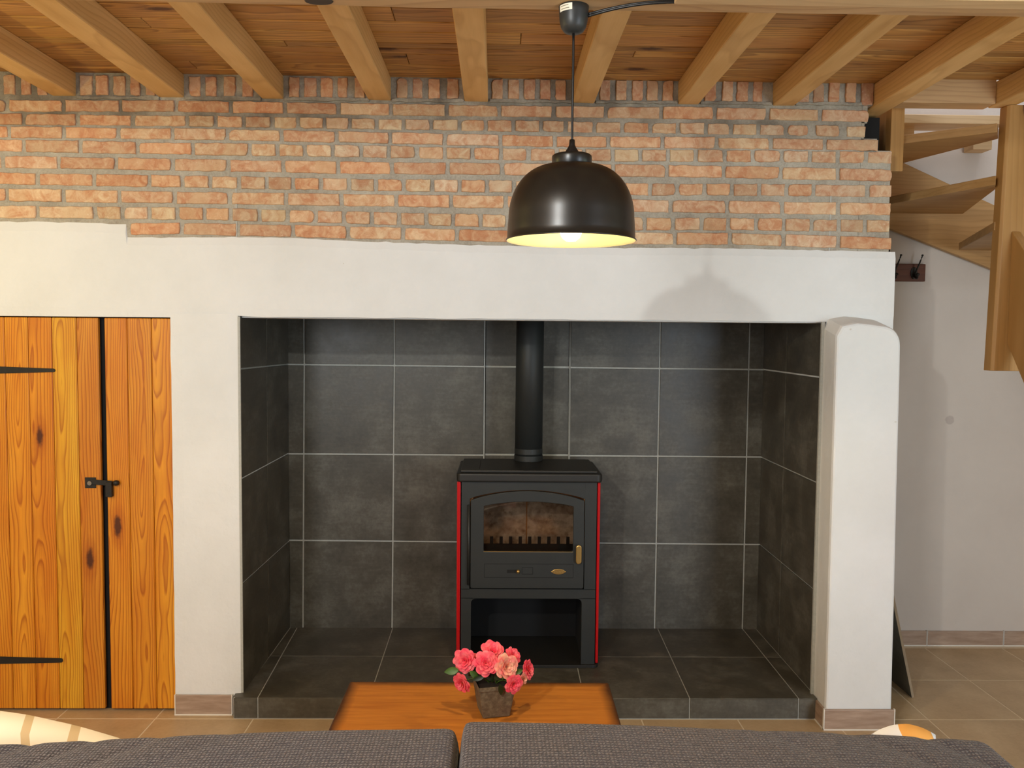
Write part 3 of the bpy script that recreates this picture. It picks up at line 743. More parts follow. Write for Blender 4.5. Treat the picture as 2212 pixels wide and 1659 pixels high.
def joist(x0, x1, y0, y1, label, z0=2.530):
    bm = B(); cx = (x0+x1)/2; n = 14
    rings = []
    for i in range(n+1):
        y = y0+(y1-y0)*i/n; j = .0022*mnoise.noise(Vector((x0*5, y*2.2, 0))); e = .0025*mnoise.noise(Vector((x1*5, y*2.7, 4)))
        rings.append([bm.verts.new(v) for v in ((x0-cx+j, y, z0+e), (x1-cx+e, y, z0+j), (x1-cx+j, y, PZ), (x0-cx+e, y, PZ))])
    for a, b in zip(rings, rings[1:]):
        for q in range(4): bm.faces.new((a[q], b[q], b[(q+1) % 4], a[(q+1) % 4]))
    bm.faces.new(rings[0]); bm.faces.new(rings[-1][::-1])
    bmesh.ops.recalc_face_normals(bm, faces=bm.faces)
    o = link('ceiling_joist', bm, M_JOIST_Y, bevel=.003, bseg=1, loc=(cx, 0, 0)); t = R_.uniform(.92, 1.06); o.color = (t, t, t*.98, 1)
    return tag(o, label, 'joist', 'ceiling joists', 'thing')
for (a, c), lb in zip(JE, JL): joist(a, c, -3.5, .05, lb)
joist(1.517, 1.606, -3.5, .42, 'ceiling joist passing beside the brick wall end into the stairwell')
joist(1.985, 2.075, -3.5, -.0, 'rightmost ceiling joist running to the stair post')
# trimmer between the last two joists
bm = B(); box(bm, 1.607, 1.984, -.058, .03, 2.532, 2.64)
tag(link('trimmer_beam', bm, M_BEAM_X, bevel=.003), 'short horizontal timber closing the stair opening between two joists', 'beam', kind='thing')
# cross beam that carries the lamp
bm = B(); n = 60; rings = []
for i in range(n+1):
    x = XL+(XR-XL)*i/n; sag = .010*math.sin((x+.6)*1.1)+.004*mnoise.noise(Vector((x*2, 0, 0)))
    yf = -1.268-.008*x*0+.006*mnoise.noise(Vector((x*1.7, 7, 0)))-.014*max(0, -x-.2)
    zb = 2.400+.003*mnoise.noise(Vector((x*3, 2, 1)))
    rings.append([bm.verts.new(v) for v in ((x, yf, zb+.006), (x, yf-.012, zb), (x, -1.44, zb), (x, -1.45, zb+.008), (x, -1.45, 2.529), (x, yf, 2.529))])
for a, b in zip(rings, rings[1:]):
    for q in range(6): bm.faces.new((a[q], a[(q+1) % 6], b[(q+1) % 6], b[q]))
bm.faces.new(rings[0]); bm.faces.new(rings[-1]); bmesh.ops.recalc_face_normals(bm, faces=bm.faces)
beam = link('cross_beam', bm, M_BEAM_X, smooth=False); tag(beam, 'long timber cross beam along the top edge carrying the pendant lamp', 'beam', kind='thing')
kp = pz(689, 4, 2.3985)
bm = B(); lathe(bm, [(0, 0), (.032, 0), (.036, .006)], 24)
for v in bm.verts: v.co.x *= 1.05; v.co.y *= .62
link('knot', bm, M_KNOT, beam, loc=kp)['label'] = 'large dark oval knot'
a = pz(1456, 9, 2.382)
bm = B(); prism(bm, [(a.x, a.y, 2.382), (XR, a.y-.0, 2.382), (XR, a.y-.05, 2.382), (a.x, a.y-.05, 2.382)], (0, 0, .017))
tag(link('batten', bm, M_LIGHTW, bevel=.002), 'thin pale batten fixed under the right half of the cross beam', 'batten', kind='thing')

# ------------------------------------------------------------------ pendant lamp
LX, LY = .1805, -1.30
lamp = empty('pendant_lamp', (LX, LY, 1.82), 'black dome pendant lamp with lit bulb hanging before the brick wall', 'lamp')
def lz_(z): return z-1.82
bm = B()
prof = [(.0, 2.334), (.014, 2.3345), (.024, 2.339), (.031, 2.349), (.035, 2.365), (.0365, 2.385), (.0375, 2.399), (0, 2.399)]
lathe(bm, [(r, lz_(z)) for r, z in prof], 40); can = link('canopy', bm, M_CANOPY, lamp, smooth=True)
bm = B()      # paper label wrapped on the canopy, with two faint lines
def patch(bm, a0, a1, z0, z1, r0, n=8):
    vs = []
    for i in range(n+1):
        a = a0+(a1-a0)*i/n
        vs.append((bm.verts.new((r0*.985*math.cos(a), r0*.985*math.sin(a), lz_(z0))), bm.verts.new((r0*1.01*math.cos(a), r0*1.01*math.sin(a), lz_(z1)))))
    for p, q in zip(vs, vs[1:]): bm.faces.new((p[0], q[0], q[1], p[1]))
patch(bm, PI*1.12, PI*1.44, 2.380, 2.396, .0378); lab = link('paper_label', bm, M_PAPER, can)
bm = B(); patch(bm, PI*1.16, PI*1.36, 2.3905, 2.3925, .0383); patch(bm, PI*1.18, PI*1.38, 2.384, 2.3855, .0383); link('printed_lines', bm, M_INK, can)
bm = B(); tube(bm, bez((0, 0, lz_(2.336)), (.001, 0, lz_(2.25)), (-.001, 0, lz_(2.15)), (0, 0, lz_(2.06)), 12), .0032, 10); link('cord', bm, M_CORD, lamp, smooth=True)
bm = B(); lathe(bm, [(.0, 2.075), (.0065, 2.075), (.0075, 2.062), (.010, 2.056), (.018, 2.044), (.0195, 2.038), (.018, 2.036), (0, 2.036)], 28)
for v in bm.verts: v.co.z = lz_(v.co.z)
link('cord_grip', bm, M_CORD, lamp, smooth=True)
bm = B(); prof = [(0, 2.037), (.046, 2.037), (.0495, 2.034), (.050, 2.030), (.050, 2.0085), (.048, 2.006)]
lathe(bm, [(r, lz_(z)) for r, z in prof], 56); link('cap', bm, M_BLACK, lamp, smooth=True)
bm = B()
outer = []
for k in range(22):
    t = k/21*PI/2; rr = .048+(.1575-.048)*math.sin(t)**.92; zz_ = 2.010-.130*(1-math.cos(t))**1.0
    outer.append((rr, zz_))
outer += [(.1590, 1.862), (.1600, 1.845), (.1605, 1.829), (.1635, 1.8265), (.1640, 1.8245), (.1620, 1.8235)]
lathe(bm, [(r, lz_(z)) for r, z in outer], 96); sh = link('shade', bm, M_BLACK, lamp, smooth=True); sh['label'] = 'glossy black dome shade'
bm = B(); inner = [(.1620, 1.8235), (.1585, 1.829), (.1580, 1.845), (.1570, 1.862)]+[(max(r-.0022, .02), z-.0022) for r, z in outer[:22][::-1]]+[(0, 2.004)]
lathe(bm, [(r, lz_(z)) for r, z in inner], 72); link('shade_lining', bm, M_ENAMELW, lamp, smooth=True)
bm = B(); lathe(bm, [(0, 2.0), (.017, 2.0), (.018, 1.955), (.015, 1.945), (0, 1.945)], 20)
for v in bm.verts: v.co.z = lz_(v.co.z)
link('socket', bm, M_CORD, lamp, smooth=True)
bm = B(); lathe(bm, [(0, 1.822), (.012, 1.824), (.022, 1.832), (.029, 1.848), (.030, 1.862), (.026, 1.882), (.017, 1.905), (.013, 1.925), (.013, 1.946)], 28)
for v in bm.verts: v.co.z = lz_(v.co.z)-.000
bl = link('bulb', bm, M_BULB, lamp, smooth=True)
sp = light('pendant_bulb_light', 'SPOT', (LX, LY, 1.818), 25, (1, .79, .47), .025, None, (LX, LY, 0)); sp.data.spot_size = 2.72; sp.data.spot_blend = .25
# cable from the canopy to the right under the beam
pA = Vector((LX+.034, LY-.004, 2.381)); pE = pz(1480, 2, 2.394)
bm = B(); tube(bm, bez(pA, pA+Vector((.05, -.002, .012)), pE+Vector((-.12, 0, 0)), pE, 16)+[pE+Vector((.12, -.03, .001))], .0034, 8)
tube(bm, [p+Vector((.0, -.004, -.0065)) for p in bez(pA, pA+Vector((.05, -.002, .014)), pE+Vector((-.12, 0, .002)), pE+Vector((0, 0, .002)), 16)], .0034, 8)
tag(link('lamp_cable', bm, M_CORD, smooth=True), 'black twin cable running right from the lamp canopy under the beam', 'cable')

# ------------------------------------------------------------------ stove
SX, SY = .1445, .275
stove = empty('wood_stove', (SX, SY, HZ), 'black cast wood stove with red side panels and glass door', 'stove')
def S(name, m, x0, x1, y0, y1, z0, z1, par=None, **kw):
    return bx(name, m, x0, x1, y0, y1, z0, z1, par or stove, **kw)
H0 = .0
def srect(bm, x0, x1, z0, z1, r, n=5, arch=0):
    """rounded rectangle, optionally with an arched head"""
    pts = []
    for cx, cz, a0 in ((x1-r, z0+r, -PI/2), (x1-r, z1-r, 0), (x0+r, z1-r, PI/2), (x0+r, z0+r, PI)):
        if arch and a0 == PI/2:
            m = 14
            for i in range(1, m):
                t = i/m; pts.append((x1-r+(x0+r-(x1-r))*t, z1+arch*math.sin(PI*t)**.8*1.0))
        for i in range(n+1):
            a = a0+PI/2*i/n; pts.append((cx+r*math.cos(a), cz+r*math.sin(a)))
    return pts
def frame(name, m, outer, inner, y0, y1, parent, bevel=.002):
    """plate with a hole: outer and inner loops must have equal length"""
    bm = B(); n = len(outer)
    L = [[bm.verts.new((x, y, z)) for x, z in q] for y in (y0, y1) for q in (outer, inner)]
    of, inf, ob, ib = L[0], L[1], L[2], L[3]
    for i in range(n):
        j = (i+1) % n
        bm.faces.new((of[i], of[j], inf[j], inf[i])); bm.faces.new((ob[j], ob[i], ib[i], ib[j]))
        bm.faces.new((of[j], of[i], ob[i], ob[j])); bm.faces.new((inf[i], inf[j], ib[j], ib[i]))
    bmesh.ops.recalc_face_normals(bm, faces=bm.faces)
    return link(name, bm, m, parent, bevel=bevel, bseg=2)
def disc(name, m, loop, y0, y1, parent, bevel=.0015):
    bm = B(); prism(bm, [(x, y0, z) for x, z in loop], (0, y1-y0, 0)); bmesh.ops.recalc_face_normals(bm, faces=bm.faces)
    return link(name, bm, m, parent, bevel=bevel, bseg=2)
def P_(x, y, Y=SY): q = py(x, y, Y); return q.x-SX, q.z-HZ
HB = .846                                       # body height under the top plate
BW = .303
# base plate with rounded front corners
base = []
bm = B(); r = .03
pts = []
for cx, cy, a0 in ((BW+.018-r, .36, 0), (-BW-.018+r, .36, PI/2), (-BW-.018+r, -.012+r, PI), (BW+.018-r, -.012+r, -PI/2)):
    for i in range(6):
        a = a0+PI/2*i/5; pts.append((cx+r*math.cos(a), cy+(r*math.sin(a) if cy < .3 else 0), 0))
prism(bm, pts, (0, 0, .014)); link('base_plate', bm, M_STOVETOP, stove, bevel=.003)
# front plate with log-store opening: two loops
zo1 = P_(1130, 1293)[1]; xo0 = P_(1017, 1350)[0]; xo1 = P_(1256, 1350)[0]
xL = -BW; xR = BW
d_l = P_(1017, 1100)[0]; d_r = P_(1262, 1100)[0]; d_t = P_(1150, 1079)[1]; d_a = P_(1150, 1060)[1]-d_t; d_b = P_(1140, 1270)[1]
# front built from posts and rails, one mesh
bm = B()
box(bm, xL, xo0, 0, .02, .014, zo1+.002); box(bm, xo1, xR, 0, .02, .014, zo1+.002)
box(bm, xL, xR, 0, .02, zo1, d_b-.006); box(bm, xL, d_l-.004, 0, .02, d_b-.008, HB); box(bm, d_r+.004, xR, 0, .02, d_b-.008, HB); box(bm, d_l-.006, d_r+.006, 0.001, .0195, d_t+d_a+.006, HB)
# arch spandrels above the door
m_ = 24; arc = [(d_l-.004+(d_r-d_l+.008)*i/m_, d_t+.003+d_a*math.sin(PI*i/m_)**.8) for i in range(m_+1)]
for (xa, za), (xb, zb) in zip(arc, arc[1:]):
    prism(bm, [(xa, .0005, za), (xb, .0005, zb), (xb, .0005, d_t+d_a+.008), (xa, .0005, d_t+d_a+.008)], (0, .019, 0))
for cx_, sg in ((xo0, 1), (xo1, -1)):
    q_ = [(cx_, 0, zo1+.002)]+[(cx_+sg*(.022-.022*math.cos(t)), 0, zo1-.022+.022*math.sin(t)) for t in (i*PI/12 for i in range(7))]
    prism(bm, q_, (0, .02, 0))
link('front_plate', bm, M_STOVE, stove)
bx('store_shade_panel', M_DARK, xo0-.01, xo1+.01, .352, .361, .014, zo1, stove)  # black panels put the log store's shade into colour, back and sides
for xx in (xo0-.012, xo1+.008): bx('store_shade_panel', M_DARK, xx, xx+.004, .021, .35, .014, zo1, stove)
# body shell
bm = B(); box(bm, xL+.004, xL+.012, .019, .37, .014, HB); box(bm, xR-.012, xR-.004, .019, .37, .014, HB); box(bm, xL+.004, xR-.004, .362, .37, .014, HB); box(bm, xL+.004, xR-.004, .019, .37, HB-.01, HB)
link('body', bm, M_STOVE, stove)
bm = B(); box(bm, xL+.012, xR-.012, .019, .362, zo1+.004, zo1+.012); link('store_ceiling', bm, M_STOVE, stove)
for sg, xx in ((-1, xL), (1, xR)):
    bm = B(); x0, x1 = (xx-.021, xx-.004) if sg < 0 else (xx+.004, xx+.017)
    box(bm, x0, x1, .006, .362, .016, HB-.002)
    link('side_panel', bm, M_RED, stove, bevel=.004)['label'] = 'red enamelled side panel'
# top
zt0 = HB; bm = B(); r = .022; TW = .3255; pts = []
for cx, cy, a0 in ((TW-r, .372-r, 0), (-TW+r, .372-r, PI/2), (-TW+r, -.018+r, PI), (TW-r, -.018+r, -PI/2)):
    for i in range(7):
        a = a0+PI/2*i/6; pts.append((cx+r*math.cos(a), cy+r*math.sin(a), zt0))
prism(bm, pts, (0, 0, .040)); link('top_plate', bm, M_STOVETOP, stove, bevel=.008, bseg=3)
bm = B(); box(bm, -TW+.018, TW-.022, -.004, .350, zt0+.0405, zt0+.052); link('hot_plate', bm, M_STOVETOP, stove, bevel=.003)
bm = B(); box(bm, -.225, -.2225, .03, .30, zt0+.0515, zt0+.0525); link('top_slot', bm, M_DARK, stove)
# door
door = empty('door', (0, 0, 0)); door.parent = stove
so = srect(None, d_l, d_r, d_b, d_t, .008, arch=d_a)
w_l = P_(1045, 1140)[0]; w_r = P_(1238, 1140)[0]; w_b = P_(1141, 1191)[1]; w_t = P_(1141, 1092)[1]; w_a = P_(1141, 1083)[1]-w_t
si = srect(None, w_l, w_r, w_b, w_t, .008, arch=w_a)
frame('door_frame', M_STOVE, so, si, -.012, .006, door, bevel=.003)
gl_ = disc('glass', M_GLASS, srect(None, w_l-.004, w_r+.004, w_b-.004, w_t+.002, .006, arch=w_a), -.001, .003, door, bevel=0)
a = P_(1046, 1216); c = P_(1238, 1247)
oo = srect(None, a[0], c[0], c[1], a[1], .002); ii = srect(None, a[0]+.0025, c[0]-.0025, c[1]+.0025, a[1]-.0025, .002)
frame('air_panel_groove', M_DARK, oo, ii, -.0122, -.0105, door, bevel=0)
a = P_(1095, 1229); c = P_(1117, 1236); bx('slider_slot', M_DARK, a[0], c[0], -.0125, -.011, c[1], a[1], door)
a = P_(1127, 1224); c = P_(1151, 1239); frame('slider_plate', M_DARK, srect(None, a[0], c[0], c[1], a[1], .001), srect(None, a[0]+.002, c[0]-.002, c[1]+.002, a[1]-.002, .001), -.013, -.012, door, 0)
q = P_(1119, 1232); bm = B(); lathe(bm, [(0, .009), (.006, .007), (.0085, 0), (.006, -.007), (0, -.009)], 16, (q[0], -.020, q[1])); link('slider_knob', bm, M_BRASS, door, smooth=True)
# brass badge: oval with lugs and a raised wavy band (not legible in the photograph)
q = P_(1206, 1233); bm = B(); pts = []
for i in range(40):
    t = 2*PI*i/40; rx = .029; rz = .0125; pts.append((q[0]+rx*math.cos(t)*(1.18 if abs(math.sin(t)) < .17 else 1), -.016, q[1]+rz*math.sin(t)))
prism(bm, pts, (0, .004, 0)); bd = link('badge', bm, M_BRASS, door, bevel=.0012); bd['label'] = 'small oval brass badge'
bm = B()
for k in range(6):
    xk = q[0]-.017+k*.0068; prism(bm, [(xk-.0022, -.0175, q[1]-.005), (xk, -.0175, q[1]-.005), (xk+.003, -.0175, q[1]+.005), (xk+.001, -.0175, q[1]+.005)], (0, .0015, 0))
link('badge_relief', bm, plain('brass_bright', srgb(226, 196, 130), .3, .9), door)
bx('glass_retainer', M_BRASS, w_l, w_r, -.0135, -.011, w_b+.0005, w_b+.0025, door)
# handle
q0 = P_(1249, 1180); q1 = P_(1249, 1209)
loop = []
for i in range(12): a = PI*i/11; loop.append((q0[0]+.0125*math.cos(a), q0[1]+.0125*math.sin(a)))
for i in range(12): a = PI+PI*i/11; loop.append((q0[0]+.0125*math.cos(a), q1[1]+.0125*math.sin(a)))
hd = disc('handle', M_BRASS, loop, -.034, -.020, door, bevel=.004); hd['label'] = 'brass door handle'
bm = B(); tube(bm, [(q0[0], -.020, q0[1]), (q0[0], -.010, q0[1])], .007, 12); tube(bm, [(q0[0], -.036, q0[1]), (q0[0], -.033, q0[1])], .009, 14); link('handle_pin', bm, M_BRASS, door)
# hinge rod
a = P_(1013, 1090); c = P_(1010, 1262); bm = B(); tube(bm, [(a[0], -.008, c[1]), (a[0], -.008, a[1])], .007, 12)
link('hinge_rod', bm, M_STOVETOP, door, smooth=True)
# firebox
fb0 = w_l-.05; fb1 = w_r+.05
bm = B(); box(bm, fb0, fb1, .245, .26, w_b-.06, w_t+.09); link('firebox_back', bm, M_FIREBRICK, stove)
bm = B(); box(bm, (fb0+fb1)/2-.003, (fb0+fb1)/2+.003, .243, .246, w_b-.05, w_t+.06); link('firebox_joint', bm, M_ASH, stove)
for xx in (fb0-.015, fb1): bx('firebox_side', M_ASH, xx, xx+.015, .02, .26, w_b-.06, w_t+.09, stove)
bm = B(); box(bm, fb0, fb1, .02, .26, w_b-.05, w_b-.03); link('firebox_floor', bm, M_ASH, stove)
bm = B(); prism(bm, [(fb0, .06, w_t+.055), (fb0, .245, w_t-.03), (fb0, .245, w_t-.02), (fb0, .06, w_t+.065)], (fb1-fb0, 0, 0)); link('baffle', bm, M_ASH, stove)
bm = B(); box(bm, w_l-.01, w_r+.01, .045, .053, w_b-.03, w_b+.022)
for k in range(9):
    xk = w_l+.035+k*(w_r-w_l-.01)/9; box(bm, xk-.0075, xk+.0075, .045, .053, w_b+.02, w_b+.055)
link('log_guard', bm, M_STOVETOP, stove)
# flue pipe
FX = py(1140, 950, SY+.42); FR = .0665
px_c = FX.x-SX; fy = .30
bm = B(); zb = zt0+.052; tube(bm, [(px_c, fy, zb), (px_c+.003, fy, 1.95-HZ)], FR, 40)
fp = link('flue_pipe', bm, M_STOVE, stove)
for p in fp.data.polygons: p.use_smooth = len(p.vertices) == 4
for zz_, rr in ((.015, FR+.0025), (.048, FR+.0012)):
    bm = B(); lathe(bm, [(FR-.001, -.0125), (rr, -.0125), (rr, .0125), (FR-.001, .0125)], 40, (px_c, fy, zb+zz_)); link('pipe_collar', bm, M_STOVE, fp, smooth=False)

# ------------------------------------------------------------------ coffee table with flower pot
tab = empty('coffee_table', (-.0545, -.985, 0), 'worn orange-brown wooden coffee table between sofa and hearth', 'table', rz=-.008)
bm = B(); box(bm, -.425, .425, -.25, .25, .425, .45); link('table_top', bm, M_TABLE, tab, bevel=.006, bseg=3)
for sx in (-1, 1):
    for sy in (-1, 1):
        bm = B(); x, y = sx*.375, sy*.20; hexa(bm, [(x-.022, y-.022, 0), (x+.022, y-.022, 0), (x+.022, y+.022, 0), (x-.022, y+.022, 0)], [(x-.032, y-.032, .424), (x+.032, y-.032, .424), (x+.032, y+.032, .424), (x-.032, y+.032, .424)])
        link('leg', bm, M_TABLELEG, tab, bevel=.003)
bm = B()
for x0, x1, y0, y1 in ((-.35, .35, -.215, -.195), (-.35, .35, .195, .215), (-.39, -.37, -.175, .175), (.37, .39, -.175, .175)): box(bm, x0, x1, y0, y1, .33, .425)
link('apron', bm, M_TABLELEG, tab, bevel=.002)

PPT = pz(1066, 1536, .45); PPT.y -= 0
pot = empty('potted_flowers', (PPT.x, -.955, .4505), 'pink roses in a small square tapered clay pot on coffee table', 'plant', rz=math.radians(13))
bm = B(); b0, b1, hp = .041, .057, .104
hexa(bm, [(-b0, -b0, 0), (b0, -b0, 0), (b0, b0, 0), (-b0, b0, 0)], [(-b1, -b1, hp), (b1, -b1, hp), (b1, b1, hp), (-b1, b1, hp)])
bm.faces.ensure_lookup_table(); tf = bm.faces[1]
res = bmesh.ops.inset_region(bm, faces=[tf], thickness=.006); bmesh.ops.translate(bm, verts=list(tf.verts), vec=(0, 0, -.018))
link('pot', bm, M_POT, pot, bevel=.004, bseg=3)
bm = B(); box(bm, -.048, .048, -.048, .048, hp-.03, hp-.012); link('soil', bm, M_SOIL, pot)
def rose(name, m, c, R, aim, seed, parent):
    rr = random.Random(seed); bm = B()
    z = Vector(aim).normalized(); xax = z.orthogonal().normalized(); yax = z.cross(xax)
    def T(v): return Vector(c)+xax*v[0]+yax*v[1]+z*v[2]
    layers = [(4, .20, 1.15, .55), (5, .40, .95, .70), (6, .62, .70, .85), (7, .82, .42, .95), (8, .98, .15, 1.0)]
    for li, (n, rad, lift, sz) in enumerate(layers):
        for k in range(n):
            a = 2*PI*(k+.5*(li % 2))/n+rr.uniform(-.2, .2); wd = 2*PI/n*.80; sc = sz*rr.uniform(.85, 1.12)
            NU, NV = 4, 3; V = {}
            for u in range(NU+1):
                for v in range(NV+1):
                    uu = (u/NU*2-1); vv = v/NV
                    shape = math.sqrt(max(0, 1-(uu*.80)**2*(.1+.9*vv)))
                    ang = a+uu*wd*(.45+.55*vv)
                    rd = R*(rad*(.15+.95*vv*shape))
                    zz2 = R*(lift*.55*vv*shape*sc-.32*(rad)*(1-vv)*.4)+R*(.10*math.sin(uu*5+k*1.7)*vv)
                    if v == NV: rd *= 1.04; zz2 -= R*.10*(rad)-R*.09*(rr.random()-.5); rd *= rr.uniform(.90, 1.06)
                    V[u, v] = bm.verts.new(T((rd*math.cos(ang), rd*math.sin(ang), zz2)))
            for u in range(NU):
                for v in range(NV): bm.faces.new((V[u, v], V[u+1, v], V[u+1, v+1], V[u, v+1]))
    return link(name, bm, m, parent, smooth=True, sub=1)
def potl(p):   # world point to pot coordinates
    m = Matrix.Rotation(math.radians(13), 4, 'Z'); return m.inverted() @ (Vector(p)-Vector(pot.location))
FL = [(1004, 1427, 24, (-.5, -1, .3), 0, -.955), (1064, 1407, 24, (.1, -.9, .9), 0, -.92), (1050, 1433, 25, (-.1, -1, .45), 0, -.985), (1095, 1440, 26, (.35, -1, .3), 1, -1.0), (1109, 1417, 19, (.6, -.8, .7), 0, -.95), (1141, 1446, 20, (.9, -.8, .3), 0, -.965), (997, 1476, 21, (-.9, -.8, -.25), 0, -.98), (1110, 1478, 19, (.2, -1, .1), 0, -1.03), (1027, 1424, 12, (0, -1, .5), 0, -.93), (1131, 1467, 13, (.7, -1, -.1), 1, -.99)]
for i, (x, y, rp, aim, k, Y) in enumerate(FL):
    c = potl(py(x, y, Y)); Rm = rp/F_PX*(Y+CD)*1.10
    rose('flower', M_PETAL2 if k else M_PETAL, c, Rm, aim, 11+i, pot)
    bm = B(); ce = Vector((c.x*.12, c.y*.12, hp-.015)); ba = c-Vector(aim).normalized()*Rm*.2
    tube(bm, bez(ce, ce+Vector((c.x*.2, c.y*.2, .03)), ba-Vector(aim)*.015, ba, 8), .0016, 6); link('stem', bm, M_LEAF, pot, smooth=True)
def leaf(c, d, up, L, W, m):
    bm = B(); d = Vector(d).normalized(); sd = d.cross(Vector(up)).normalized(); un = sd.cross(d)
    n = 6; rows = []
    for i in range(n+1):
        t = i/n; w_ = W*math.sin(PI*min(1, t*.93+.05))**.8*(1-.25*t)
        p = Vector(c)+d*L*t-un*L*.25*t*t
        rows.append([bm.verts.new(p-sd*w_+un*w_*.25), bm.verts.new(p), bm.verts.new(p+sd*w_+un*w_*.25)])
    for a, b in zip(rows, rows[1:]):
        for q in range(2): bm.faces.new((a[q], a[q+1], b[q+1], b[q]))
    return link('leaf', bm, m, pot, smooth=True)
def lf(x0, y0, x1, y1, Y, W, m, up=(0, -1, .4)):
    a = potl(py(x0, y0, Y)); b = potl(py(x1, y1, Y-.005)); leaf(a, b-a, up, (b-a).length, W, m)
lf(990, 1447, 960, 1452, -.97, .013, M_LEAF); lf(1080, 1478, 1084, 1503, -1.02, .009, M_LEAFD); lf(1015, 1450, 1035, 1466, -.98, .010, M_LEAF)
lf(1045, 1462, 1020, 1470, -.99, .008, M_LEAFD); lf(1060, 1455, 1085, 1468, -.97, .012, M_LEAFD); lf(1050, 1452, 1066, 1472, -.98, .012, M_LEAFD); lf(1110, 1455, 1128, 1448, -.98, .009, M_LEAF); lf(1095, 1462, 1105, 1478, -.95, .012, M_LEAFD)
lf(1030, 1440, 1012, 1462, -.94, .013, M_LEAFD); lf(1075, 1470, 1100, 1470, -.93, .012, M_LEAFD)

# ------------------------------------------------------------------ sofa seen from behind
sofa = empty('sofa', (-.06, -1.9, 0), 'dark grey knitted-fabric sofa seen from behind, facing the stove', 'sofa')
ox_ = .06
def cushion(name, x0, x1, y0, y1, z0, z1, r, seed, wr=.006, nx=26, ny=8, nz=10, parent=sofa, m=M_SOFA, droop=0):
    bm = B(); cx, cy, cz = (x0+x1)/2, (y0+y1)/2, (z0+z1)/2; hx_, hy_, hz_ = (x1-x0)/2, (y1-y0)/2, (z1-z0)/2
    vs = {}
    def put(i, j, k):
        key = (i, j, k)
        if key in vs: return vs[key]
        p = Vector(((i/nx*2-1)*hx_, (j/ny*2-1)*hy_, (k/nz*2-1)*hz_))
        q = Vector((max(-hx_+r, min(hx_-r, p.x)), max(-hy_+r, min(hy_-r, p.y)), max(-hz_+r, min(hz_-r, p.z))))
        d = p-q
        if d.length > 1e-9: p = q+d.normalized()*r
        nn = mnoise.noise(Vector((p.x*3+seed, p.y*5, p.z*5)))*wr
        ff = math.sin((p.x+p.y*.9*(1 if p.x+cx > 0 else -1))*44+seed+3*mnoise.noise(Vector((p.x*4, seed, 0)))); fold = max(0, ff)**3*-.010*max(0, min(1, abs(p.x+cx-ox_)/.93-.35)) if droop else 0
        p.z += nn+fold-droop*(min(1.1, abs(p.x+cx-ox_)/.93))**1.6
        p.y += nn*.6
        vs[key] = bm.verts.new(p+Vector((cx, cy, cz))); return vs[key]
    for i in range(nx+1):
        for j in range(ny+1):
            for k in range(nz+1):
                if i in (0, nx) or j in (0, ny) or k in (0, nz): put(i, j, k)
    def q4(a, b, c, d): bm.faces.new((put(*a), put(*b), put(*c), put(*d)))
    for i in range(nx):
        for j in range(ny): q4((i, j, 0), (i, j+1, 0), (i+1, j+1, 0), (i+1, j, 0)); q4((i, j, nz), (i+1, j, nz), (i+1, j+1, nz), (i, j+1, nz))
        for k in range(nz): q4((i, 0, k), (i+1, 0, k), (i+1, 0, k+1), (i, 0, k+1)); q4((i, ny, k), (i, ny, k+1), (i+1, ny, k+1), (i+1, ny, k))
    for j in range(ny):
        for k in range(nz): q4((0, j, k), (0, j, k+1), (0, j+1, k+1), (0, j+1, k)); q4((nx, j, k), (nx, j+1, k), (nx, j+1, k+1), (nx, j, k+1))
    bmesh.ops.recalc_face_normals(bm, faces=bm.faces)
    return link(name, bm, m, parent, smooth=True, sub=1)
ox, oy = .06, 1.9
def cu(name, x0, x1, y0, y1, z0, z1, r, seed, **k): return cushion(name, x0+ox, x1+ox, y0+oy, y1+oy, z0, z1, r, seed, **k)
cu('back_cushion', -1.075, -.064, -2.14, -1.865, .42, .853, .030, 1.3, nx=90, ny=22, droop=.033)
cu('back_cushion', -.066, .945, -2.14, -1.862, .42, .856, .022, 5.1, nx=90, ny=22, droop=.033)
cu('seat_cushion', -1.07, -.07, -1.90, -1.34, .28, .45, .05, 2.2)
cu('seat_cushion', -.066, .93, -1.90, -1.34, .28, .45, .05, 3.7)
bx('base', M_SOFA, -1.07+ox, .93+ox, -2.14+oy, -1.36+oy, .07, .29, sofa, bevel=.02)
cu('arm', -1.20, -1.078, -2.12, -1.36, .07, .58, .045, 4.4, nx=6, ny=16)
cu('arm', .937, 1.05, -2.12, -1.36, .07, .58, .045, 6.4, nx=6, ny=16)
for x in (-1.1, .95):
    for y in (-2.08, -1.42):
        bm = B(); lathe(bm, [(.02, 0), (.026, .07)], 14, (x+ox, y+oy, 0)); link('leg', bm, M_TABLELEG, sofa)
# sewn seams where the fabric puckers, drawn from the middle gap
# throw pillows standing on the seat behind the backrest top
def pillow(name, c, wx, hz2, th, m, label, group=None, rx=0, ry=0):
    bm = B(); nx, nz = 20, 16; V = {}
    for sgn in (-1, 1):
        for i in range(nx+1):
            for k in range(nz+1):
                u, v = i/nx*2-1, k/nz*2-1
                if sgn == 1 and (abs(u) == 1 or abs(v) == 1): V[sgn, i, k] = V[-1, i, k]; continue
                t = th*(max(0, (1-u**4)*(1-v**4)))**.55
                sx = 1-.05*(v*v); sz = 1-.13*(u*u)
                V[sgn, i, k] = bm.verts.new((u*wx*sx, sgn*t+.004*mnoise.noise(Vector((u*3, v*3, sgn))), v*hz2*sz))
    for sgn in (-1, 1):
        for i in range(nx):
            for k in range(nz):
                q = [V[sgn, i, k], V[sgn, i+1, k], V[sgn, i+1, k+1], V[sgn, i, k+1]]; bm.faces.new(q if sgn < 0 else q[::-1])
    o = link(name, bm, m, smooth=True, loc=c); o.rotation_euler = (rx, ry, 0)
    return tag(o, label, 'pillow')
a = py(60, 1551, -1.77)
